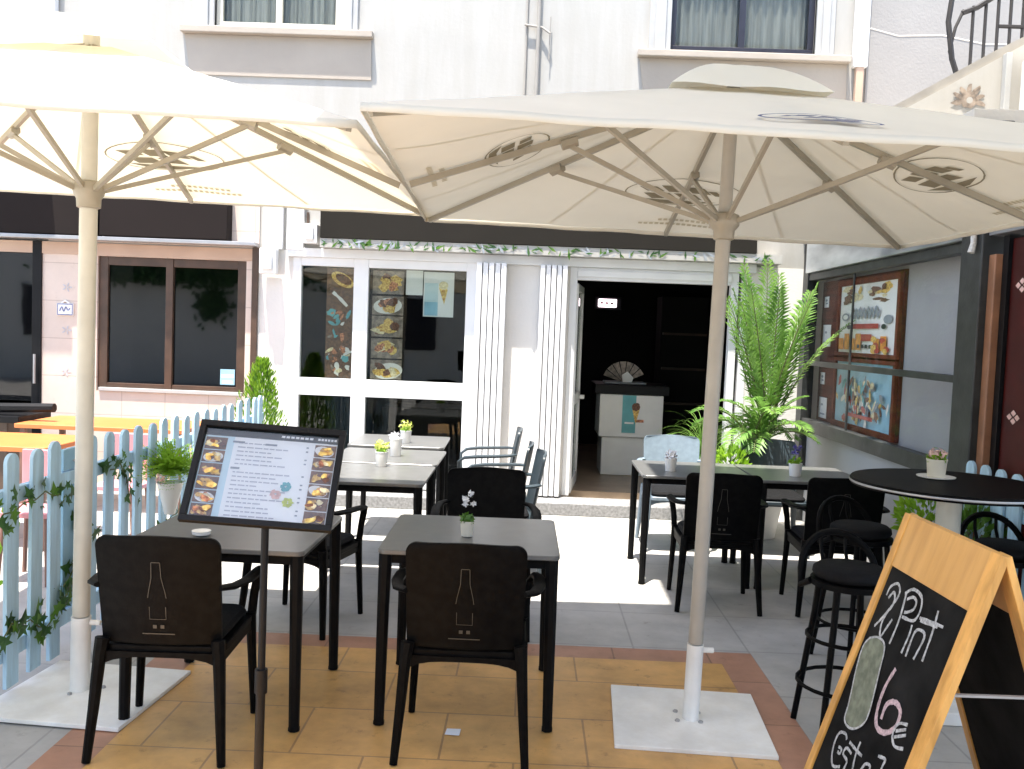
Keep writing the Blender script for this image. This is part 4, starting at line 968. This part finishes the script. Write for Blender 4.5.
for k in range(19):
    v = iv0+.012+k*.0155
    if k in (11, 18): continue
    u = -.110
    end = rs_.uniform(-.03, .02) if k % 2 else rs_.uniform(.02, .08)
    while u < end:
        l = rs_.uniform(.008, .026); mf.rect(tx.m(0), u, u+l, v, v+.0042, -.0068); u += l+.004
    mf.rect(tx.m(1), .120, .128, v, v+.005, -.0068) if k % 3 else None
for (a, b_, v) in ((-.13,-.09,iv1-.05),(-.02,.02,iv1-.052),(-.12,-.09,iv0+.18)): mf.rect(tx.m(1), a, b_, v, v+.007, -.0067)
for k in range(7): mf.rect(tx.m(2), .03+k*.016, .042+k*.016, iv1-.018, iv1-.010, -.0070)
for k in range(6): mf.rect(tx.m(2), .155+k*.011, .163+k*.011, iv1-.018, iv1-.010, -.0070)
tx.build('menu_text', [M['text_faint'], M['grey_print'], M['paper']], sheet_, None)
mk = MB()
for i, (a, b_) in enumerate(((.045,.12),(.075,.15),(.09,.095))):
    for k in range(6): mf.disc(mk.m(i), a+.011*math.cos(k*1.05), b_+.011*math.sin(k*1.05), .009, .007, -.0066+.0001*k, 8, .3)
mk.build('flower_mark', [M['flower_pink'], M['teal'], M['flower_yellow']], sheet_, None)
MB().quad(mf.p(-iu+.001,iv0+.001,-.002), mf.p(iu-.001,iv0+.001,-.002), mf.p(iu-.001,iv1-.001,-.002), mf.p(-iu+.001,iv1-.001,-.002)).build('cover_glass', glass_mat('menu_glass', (.97,.97,.98), 1.1, .08), t, None)
pb_ = mf.p(.028, .02, -.02)
ps = MB(); ps.tube([(pb_.x-.005, pb_.y, .03), (pb_.x-.002, pb_.y, .50)], .0155, 12); ps.tube([(pb_.x-.002, pb_.y, .44), (pb_.x-.002, pb_.y, .52)], .021, 12); ps.tube([(pb_.x-.002, pb_.y, .5), (pb_.x, pb_.y, pb_.z+.0)], .0125, 12)
ps.build('post', M['black_frame'], t)
ft = MB(); ft.lathe((pb_.x-.005, pb_.y, 0), [(.17,.0105),(.17,.02),(.05,.032),(.02,.05)], 28); ft.build('foot', M['black_frame'], t)
br = MB(); mf.slab(br, -.02, .10, .02, .09, -.03, -.0165); br.build('bracket', M['black_frame'], t, None, .003)

# ------------------------------------------------------------------ chalk A board
T1 = Vector((1.316, 3.219, 1.1)); wv = Vector((.0301, -.99955, 0)); dv = Vector((-.31088, -.00936, -.95040)); wid = .631; Ln = 1.157
t = thing('chalkboard_sign', (1.33, 2.9, 0), 'varnished wooden A-board with chalk writing on its black panel', 'chalkboard')
def leaf(sgn):
    d_ = Vector((dv.x*sgn, dv.y*sgn, dv.z)) if sgn > 0 else Vector((-dv.x, -dv.y, dv.z))
    off = Vector((.0, 0, 0)) if sgn > 0 else Vector((.026, 0, 0))
    return Frame(T1+off, wv, -d_) if sgn > 0 else Frame(T1+off, wv, -d_)
f1 = leaf(1); 
if f1.n.x > 0: f1.n = -f1.n
f2 = leaf(-1)
if f2.n.x < 0: f2.n = -f2.n
fwd = .060
for f_, nm in ((f1, 'front_leaf'), (f2, 'rear_leaf')):
    a = MB(); f_.slab(a, 0, .042, -Ln+.01, 0, -.022, 0); f_.slab(a, wid-.062, wid, -Ln+.01, 0, -.022, 0)
    lf_ = a.build(nm, M['pine_rail'], t, None, .002)
    a = MB(); f_.slab(a, .0425, wid-.0625, -.185, -.001, -.018, -.003); a.build('header_board', M['pine'], lf_, None, .002)
    a = MB(); f_.slab(a, .0425, wid-.0625, -1.02, -.1855, -.016, -.008); pn_ = a.build('chalk_panel', M['chalkboard'], lf_, None)
    a = MB(); f_.slab(a, .0425, wid-.0625, -1.09, -1.0205, -.020, -.002); a.build('lower_rail', M['pine_rail'], lf_, None, .002)
    if nm == 'front_leaf':
        ST = STROKES
        mb = MB()
        for i, (c_, pts) in enumerate(ST):
            pts = [(u, -v) for u, v in pts]; nn = -.0076+.00025*i
            if c_ == 'g':
                f_.poly(mb.m(2), pts, nn); f_.ribbon(mb.m(0), pts+[pts[0]], .008, nn+.0003)
            else: f_.ribbon(mb.m(1 if c_ == 'p' else 0), pts, .0105 if c_ == 'w' else .017, nn)
        mb.build('chalk_writing', [M['chalk'], M['chalk_pink'], M['chalk_green']], pn_, None)
a = MB(); q1 = f1.p(wid-.02, -.42, -.022); q2 = f2.p(wid-.02, -.42, -.022); a.tube([q1, q2], .006, 6); a.build('stay_bar', M['steel'], t)
a = MB(); 
for u in (.1, .5): a.tube([f1.p(u, -.03, -.024), f2.p(u, -.03, -.024)], .005, 6)
a.build('hinge', M['steel'], t)

# ------------------------------------------------------------------ flower pots on tables
def blob(mb, c, r, n, size, flat=.7, mi=0):
    for _ in range(n):
        d_ = Vector((random.gauss(0,1), random.gauss(0,1), random.gauss(0,flat))).normalized()*r*random.uniform(.5,1)
        p = Vector(c)+d_; ax = Vector((random.gauss(0,1), random.gauss(0,1), random.gauss(0,1))).normalized(); s2 = ax.cross(d_.normalized()+Vector((.01,0,0))).normalized()
        l = size*random.uniform(.7,1.3); mb.m(mi).add([p-ax*l, p+s2*l*.5, p+ax*l, p-s2*l*.5], [(0,1,2,3)])
    return mb
def pot(name, x, y, z, r, h_, pm, flower, label, cat='flower pot', saucer=False, leafn=40, fr_=.035, fz=.03, stems=0):
    t = thing(name, (x, y, z), label, cat, 'small pots on the tables')
    MB().lathe((x,y,z), [(r*.82,0),(r*.86,.004),(r,h_*.92),(r*1.04,h_*.93),(r*1.04,h_),(r*.93,h_),(r*.9,h_*.9)], 24).build('pot', pm, t)
    g = MB(); blob(g, (x,y,z+h_+.008), r*1.0, leafn, .018, .4); g.build('foliage', M['leaf_lime'] if flower != 'flower_white' else M['leaf'], t, None) if leafn else None
    if flower:
        g = MB(); 
        if stems:
            for k in range(stems): blob(g, (x+random.uniform(-.025,.025), y+random.uniform(-.02,.02), z+h_+fz+.022*(k % 3)), .013, 26, .009)
        elif not leafn: blob(g, (x,y,z+h_+fz), fr_, 60, .028, .8)
        else: blob(g, (x,y,z+h_+fz), fr_, 90, .013, .6)
        g.build('petals', M[flower], t, None)
    if saucer: MB().lathe((x,y,z), [(.06,-.004),(.085,-.001),(.088,.004),(.08,.004),(.06,0.001)], 28).build('saucer', M['ceramic'], t)
random.seed(3)
pot('flower_pot', -.245, 4.10, .757, .030, .068, M['cream_pot'], 'flower_white', 'cream pot of small white flowers on the front middle table', fz=.075, stems=5, leafn=60)
pot('flower_pot', -.95, 6.14, .745, .042, .10, M['ceramic'], 'flower_yellow', 'white pot of yellow-green flowers on the left back row, nearest the camera', fr_=.05, fz=.035)
pot('napkin_pot', -.93, 6.66, .745, .045, .13, M['ceramic'], 'flower_white', 'plain white pot of white napkins between the two yellow flower pots', cat='napkin pot', fr_=.035, fz=.0, leafn=0)
pot('flower_pot', -.965, 7.46, .745, .045, .10, M['ceramic'], 'flower_yellow', 'white pot of yellow-green flowers on the table by the shop window', fr_=.055, fz=.04)
pot('napkin_pot', 1.01, 6.46, .745, .042, .09, M['ceramic'], 'flower_white', 'white pot of crumpled napkins on the table in front of the doorway', cat='napkin pot', fr_=.035, fz=.02, leafn=0)
pot('flower_pot', 1.87, 6.46, .745, .045, .09, M['ceramic'], 'flower_blue', 'white pot with purple flower on the right grey table', fz=.07, stems=6, leafn=60)
pot('flower_pot', 1.95, 4.44, 1.058, .046, .085, M['cream_pot'], 'flower_pink', 'cream pot of pale pink flowers on the round bar table', saucer=True, fr_=.04, fz=.022)
o = MB().lathe((-1.36, 3.90, .757), [(.022,0),(.038,.006),(.04,.02),(.036,.02),(.02,.008)], 24).build('ashtray', M['ceramic'], None, 40, 0, (-1.36,3.90,.757)); tag(o, 'white ashtray on the front left table just under the menu board', 'ashtray')

o = MB().add([(-.285,3.735,.013),(-.225,3.73,.0135),(-.222,3.785,.016),(-.28,3.79,.0135),(-.285,3.735,.0145),(-.225,3.73,.015),(-.222,3.785,.0175),(-.28,3.79,.015)], [(3,2,1,0),(4,5,6,7),(0,1,5,4),(1,2,6,5),(2,3,7,6),(3,0,4,7)]).build('white_patch', M['napkin'], None, None, 0, (-.25,3.76,.013)); tag(o, 'tiny white patch lying on the ochre tiles under the front middle chair', 'paper')  # small thin white quad just above the tiles
# ------------------------------------------------------------------ plants
def spray(mb, c, rad, n, size, zsq=1.0, droop=0.0):
    c = Vector(c)
    for _ in range(n):
        d_ = Vector((random.gauss(0,1), random.gauss(0,1), random.gauss(0,1))).normalized(); rr = random.uniform(.35,1)**.6
        p = c+Vector((d_.x*rad, d_.y*rad, d_.z*rad*zsq))*rr
        dr = (d_+Vector((0,0,.6-droop))+Vector((random.gauss(0,.4),)*3)).normalized(); sd = dr.cross(Vector((random.gauss(0,1),random.gauss(0,1),random.gauss(0,1)))).normalized()
        l = size*random.uniform(.6,1.4); mb.add([p, p+dr*l*.5+sd*l*.22, p+dr*l, p+dr*l*.5-sd*l*.22], [(0,1,2,3)])
# hanging fern in a white planter on the fence
t = thing('hanging_fern', (-2.10, 5.42, .60), 'bushy bright green fern in a white cone planter hooked on the blue fence', 'potted plant')
g = MB()
for i in range(210):
    a = random.uniform(0, 6.28); e = random.uniform(.15, 1.3); L_ = random.uniform(.17, .31); p = Vector((-2.08, 5.42, .76)); d_ = Vector((math.cos(a)*math.cos(e), math.sin(a)*math.cos(e), math.sin(e)))
    for j in range(9):
        q = p+d_*L_*(j+1)/9+Vector((0,0,-.10*((j+1)/9)**2)); sd = d_.cross(Vector((0,0,1))).normalized(); ll = .034*(1-j/12)
        for s_ in (-1, 1): g.add([q, q+sd*s_*ll*.6+d_*.010, q+sd*s_*ll+Vector((0,0,-.006)), q+sd*s_*ll*.5-d_*.006], [(0,1,2,3)])
g.build('fronds', M['leaf_lime'], t, None)
MB().lathe((-2.08,5.42,.52), [(.03,0),(.05,.08),(.075,.19),(.08,.19),(.07,.18)], 20).build('planter', M['ceramic'], t)
g = MB(); blob(g, (-2.06,5.22,.76), .03, 40, .012); g.build('pink_blossom', M['flower_pink'], t, None)
# ivy on fence
def ivy(loc, spots, label, name='ivy_vine', size=.075):
    t = thing(name, loc, label, 'climbing plant', 'ivy trailing on the blue fence')
    g = MB(); s_ = MB(); prev = None
    for (x, y, z) in spots:
        p = Vector((x, y, z))
        if prev: s_.tube([prev, (prev+p)/2+Vector((0,0,-.015)), p], .0035, 5)
        prev = p
        for k in range(random.randint(5,8)):
            q = p+Vector((random.uniform(-.012,.04), random.gauss(0,.045), random.gauss(0,.035))); rot = random.uniform(0,6.28); sz = size*random.uniform(.6,1.15); tl_ = random.uniform(-.5,.5)
            e1 = Vector((tl_*.5, math.cos(rot), math.sin(rot))).normalized(); e2 = Vector((random.uniform(-.4,.4), -math.sin(rot), math.cos(rot))).normalized()
            o5 = [(0,-.15),(.45,-.45),(.35,-.05),(.75,.15),(.3,.3),(0,1),(-.3,.3),(-.75,.15),(-.35,-.05),(-.45,-.45)]
            g.m(random.choice([0,0,1])).add([q+e1*a*sz*.8+e2*b_*sz*.8+Vector((abs(a)*.01,0,0)) for a, b_ in o5], [tuple(range(10))])
    g.build('leaves', [M['leaf_dark'], M['leaf']], t, None); s_.build('stem', M['stem'], t)
ivy((-2.18,3.9,.2), [(-2.185,3.75,.24),(-2.185,3.93,.33),(-2.185,4.08,.30),(-2.185,4.22,.22),(-2.185,4.34,.30),(-2.185,4.45,.36)], 'dark ivy strand low on the blue fence at the left edge')
ivy((-2.18,4.5,.4), [(-2.2,4.40,.36),(-2.2,4.52,.44),(-2.2,4.60,.52),(-2.2,4.55,.66)], 'dark ivy clump on the solid blue panel of the fence')
ivy((-2.18,3.8,.8), [(-2.21,3.72,.74),(-2.185,3.86,.82),(-2.185,4.02,.84),(-2.185,4.2,.86),(-2.185,4.34,.82)], 'light ivy strand across the middle of the blue fence at the left edge', size=.065)
ivy((-2.18,5.0,.8), [(-2.185,4.86,.86),(-2.185,4.98,.88),(-2.185,5.06,.80),(-2.185,5.10,.68)], 'ivy hanging between the left umbrella pole and the fern', size=.065)
ivy((-2.18,5.7,.45), [(-2.17,5.5,.42),(-2.17,5.68,.45),(-2.17,5.84,.48)], 'low green strand on the fence under the white planter', size=.055)
t = thing('leafy_shrub', (-2.32, 3.95, 0), 'yellow-green leafy shrub behind the fence at the left edge', 'shrub'); g = MB(); 
for _ in range(420):
    p = Vector((-2.34+random.gauss(0,.05), 3.80+random.gauss(0,.10), .72+random.gauss(0,.11))); a = random.uniform(0,6.28); e1 = Vector((.3,math.cos(a),math.sin(a)))*.03; e2 = Vector((.2,-math.sin(a),math.cos(a)))*.015
    g.add([p-e1, p+e2, p+e1, p-e2], [(0,1,2,3)])
g.build('foliage', M['leaf_lime'], t, None); MB().tube([(-2.34,3.85,0),(-2.34,3.84,.4),(-2.34,3.82,.75)], .008, 6).build('stem', M['bark'], t)
# conifer shrub at the fence end
t = thing('conifer_shrub', (-2.28, 7.95, 0), 'feathery upright green shrub in a pot at the far end of the blue fence', 'shrub'); g = MB()
for _ in range(2600):
    hh = random.uniform(0,1)**.8; z = .50+hh*.83; rr = .17*(1-hh**2.2)+.03; a = random.uniform(0,6.28); rr *= random.uniform(.3,1.05)*(1+.25*math.sin(a*3+hh*7))
    p = Vector((-2.28+rr*math.cos(a), 7.95+rr*math.sin(a), z)); d_ = Vector((math.cos(a)*.45, math.sin(a)*.45, 1)).normalized(); sd = d_.cross(Vector((random.gauss(0,1),random.gauss(0,1),0))).normalized()
    l = random.uniform(.03,.07); g.m(random.choice([0,0,1])).add([p, p+d_*l*.5+sd*.007, p+d_*l, p+d_*l*.5-sd*.007], [(0,1,2,3)])
g.build('foliage', [M['leaf_lime'], M['leaf']], t, None); MB().tube([(-2.28,7.95,.3),(-2.28,7.95,.9)], .012, 6).build('trunk', M['bark'], t)
MB().lathe((-2.28,7.95,0), [(.12,0),(.16,.36),(.17,.36),(.17,.40),(.15,.40),(.14,.35)], 20).build('pot', M['sky_print'], t)
# areca palm
def frond(mb, st, p0, az, el, L_, curl, wl, nleaf=26, tilt=0):
    p = Vector(p0); d_ = Vector((math.cos(az)*math.cos(el), math.sin(az)*math.cos(el), math.sin(el))); pts = [p.copy()]; n = 22
    for i in range(n):
        d_ = (d_+Vector((0,0,-curl/n))).normalized(); p = p+d_*L_/n; pts.append(p.copy())
    st.tube(pts, [.009*(1-i/(n+3)) + .0015 for i in range(n+1)], 5)
    for i in range(nleaf*2):
        f_ = .22+.78*(i//2)/nleaf; k = f_*n; a = int(min(k, n-1)); q = pts[a].lerp(pts[a+1], k-a); tg = (pts[a+1]-pts[a]).normalized()
        sd = tg.cross(Vector((0,0,1))); 
        if sd.length < .05: sd = Vector((1,0,0))
        sd.normalize(); sd *= (1 if i % 2 else -1); upv = sd.cross(tg).normalized()*(1 if i%2 else -1)
        l = wl*(math.sin(math.pi*min(1, f_*.86+.10))**.7)*random.uniform(.85,1.1)
        dd = (sd*.72+tg*.68+Vector((0,0,.18))+Vector((random.gauss(0,.05),)*3)).normalized()
        m1 = q+dd*l*.5+Vector((0,0,.004)); e = q+dd*l+Vector((0,0,-.22*l)); wd = tg.cross(dd).cross(dd).normalized()*.0115
        mb.add([q, m1+wd, e, m1-wd], [(0,1,2,3)])
t = thing('areca_palm', (2.0, 7.98, 0), 'tall green areca palm with arching fronds beside the entrance', 'palm')
g = MB(); st = MB(); random.seed(12)
specs = [(95,86,1.60,.30,.26),(60,84,1.50,.45,.26),(140,82,1.52,.45,.26),(15,80,1.38,.75,.24),(172,79,1.38,.6,.24),(-5,72,1.30,1.05,.22),(195,80,1.25,.7,.22),(270,84,1.35,.5,.24),(205,74,1.35,.6,.24),(120,80,1.6,.3,.26),(350,79,1.45,.5,.25),(155,76,1.5,.5,.28),(40,75,1.45,.6,.28),(225,78,1.4,.6,.26),(320,78,1.3,.7,.26)]
for az, el, L_, cu, wl in specs: frond(g, st, (2.03+random.uniform(-.04,.04), 7.98+random.uniform(-.04,.04), .80), R(az), R(el), L_*.98, cu, wl, 34)
for k in range(18):
    frond(g, st, (1.98+random.uniform(-.05,.05), 7.93+random.uniform(-.05,.05), .72), R(k*20+random.uniform(-10,10)), R(random.uniform(58,80)), random.uniform(.58,.80), random.uniform(1.9,2.8), .19, 24)
g.build('fronds', M['palm_leaf'], t, None); st.build('stems', M['stem'], t)
tk = MB()
for k in range(7): a = k*.9; tk.tube([(2.0+.05*math.cos(a), 7.98+.05*math.sin(a), .30), (2.0+.07*math.cos(a), 7.98+.07*math.sin(a), .9)], .012, 7)
tk.build('trunk', M['bark'], t)
MB().lathe((2.0,7.98,0), [(.16,0),(.22,.36),(.235,.36),(.235,.40),(.215,.40),(.20,.35)], 28).build('pot', M['ceramic'], t)
t = thing('drooping_plant', (1.55, 8.15, 0), 'low pale drooping grass plant in a white pot between the door and the palm', 'potted plant'); g = MB(); random.seed(5)
for k in range(190):
    a = random.uniform(0,6.28); el = random.uniform(.7,1.45); p = Vector((1.55,8.15,.62)); d_ = Vector((math.cos(a)*math.cos(el), math.sin(a)*math.cos(el)*.6, math.sin(el))); L_ = random.uniform(.45,.68); sd = d_.cross(Vector((0,0,1))).normalized()*.006; pts = [p.copy()]
    for i in range(9): d_ = (d_+Vector((0,0,-.30))).normalized(); p = p+d_*L_/9; pts.append(p.copy())
    vs = []
    for i, q in enumerate(pts): wq = sd*(1-i/10); vs += [q+wq, q-wq]
    g.add(vs, [(2*i,2*i+1,2*i+3,2*i+2) for i in range(9)])
g.build('leaves', M['palm_leaf'], t, None); MB().lathe((1.55,8.15,0), [(.12,0),(.16,.60),(.175,.60),(.175,.64),(.15,.64)], 24).build('pot', M['ceramic'], t)
def bush(loc, r_, z, n, label, m_, name='small_bush'):
    t = thing(name, loc, label, 'bush'); g = MB(); spray(g, (loc[0], loc[1], z), r_, n, .06, 1.0); g.build('foliage', m_, t, None)
    s_ = MB()
    for k in range(4): s_.tube([(loc[0], loc[1], 0), (loc[0]+random.uniform(-.08,.08), loc[1]+random.uniform(-.08,.08), z)], .006, 5)
    s_.build('stem', M['bark'], t)
bush((1.62, 7.45, 0), .15, .66, 380, 'small light green plant peeping over the tables by the umbrella pole', M['leaf_lime'])
bush((2.28, 5.28, 0), .15, .72, 420, 'light green bush under the bar table top, left of the column', M['leaf_lime'])
bush((2.42, 5.02, 0), .13, .68, 320, 'dark green bush between the bar table column and the short blue fence', M['leaf'])

# ------------------------------------------------------------------ neighbouring terrace beyond the fence
def otable(x0, x1, y0, y1, label, z=.74):
    t = thing('terrace_table', ((x0+x1)/2, (y0+y1)/2, 0), label, 'table', 'orange topped tables of the neighbouring terrace')
    MB().slab((x0+x1)/2, (y0+y1)/2, x1-x0, y1-y0, z-.035, z, .03).build('tabletop', M['orange_top'], t, 30)
    for sx in (x0+.06, x1-.06):
        for sy in (y0+.06, y1-.06): MB().box(sx-.022, sx+.022, sy-.022, sy+.022, 0, z-.036).build('leg', M['brown_wood'], t, None, .004)
otable(-4.35, -3.32, 6.38, 7.15, 'orange topped table beyond the fence at the left edge')
otable(-4.30, -2.86, 7.72, 8.50, 'orange topped table beyond the fence under the brown window')
def pstool(x, y, label):
    t = thing('pink_stool', (x, y, 0), label, 'stool', 'pink plastic stools of the neighbouring terrace')
    MB().slab(x, y, .34, .34, .42, .45, .06).build('seat', M['pink_chair'], t, 30)
    MB().slab(x, y+.15, .34, .03, .55, .80, .014).box(x-.15, x-.12, y+.14, y+.16, .45, .56).box(x+.12, x+.15, y+.14, y+.16, .45, .56).build('backrest', M['pink_chair'], t, 30)
    for sx in (-.13, .13):
        for sy in (-.13, .13): MB().tube([(x+sx, y+sy, .42), (x+sx*1.2, y+sy*1.2, 0)], .014, 8).build('leg', M['brown_wood'], t)
pstool(-3.05, 5.75, 'pink seat beyond the fence, nearest the left umbrella pole'); pstool(-2.95, 6.75, 'pink seat beyond the fence, half way along'); pstool(-3.35, 5.1, 'pink seat beyond the fence at the left edge')
t = thing('dark_table', (-4.75, 8.1, 0), 'dark table with a folded black parasol lying on it by the left door', 'table')
MB().box(-5.9, -4.35, 7.9, 8.45, .72, .78).build('tabletop', M['black_frame'], t, None, .006); MB().box(-5.8, -4.5, 8.0, 8.4, 0, .719).build('base', M['brown_frame'], t, None, .01)
o = MB().tube([(-4.9,8.0,.83),(-4.6,8.0,.84),(-4.08,7.98,.86)], [.03,.045,.04], 8).build('folded_parasol', M['black_frame'], None, 40, 0, (-4.5,8,.83)); tag(o, 'rolled black parasol lying on the dark table by the left door', 'parasol')
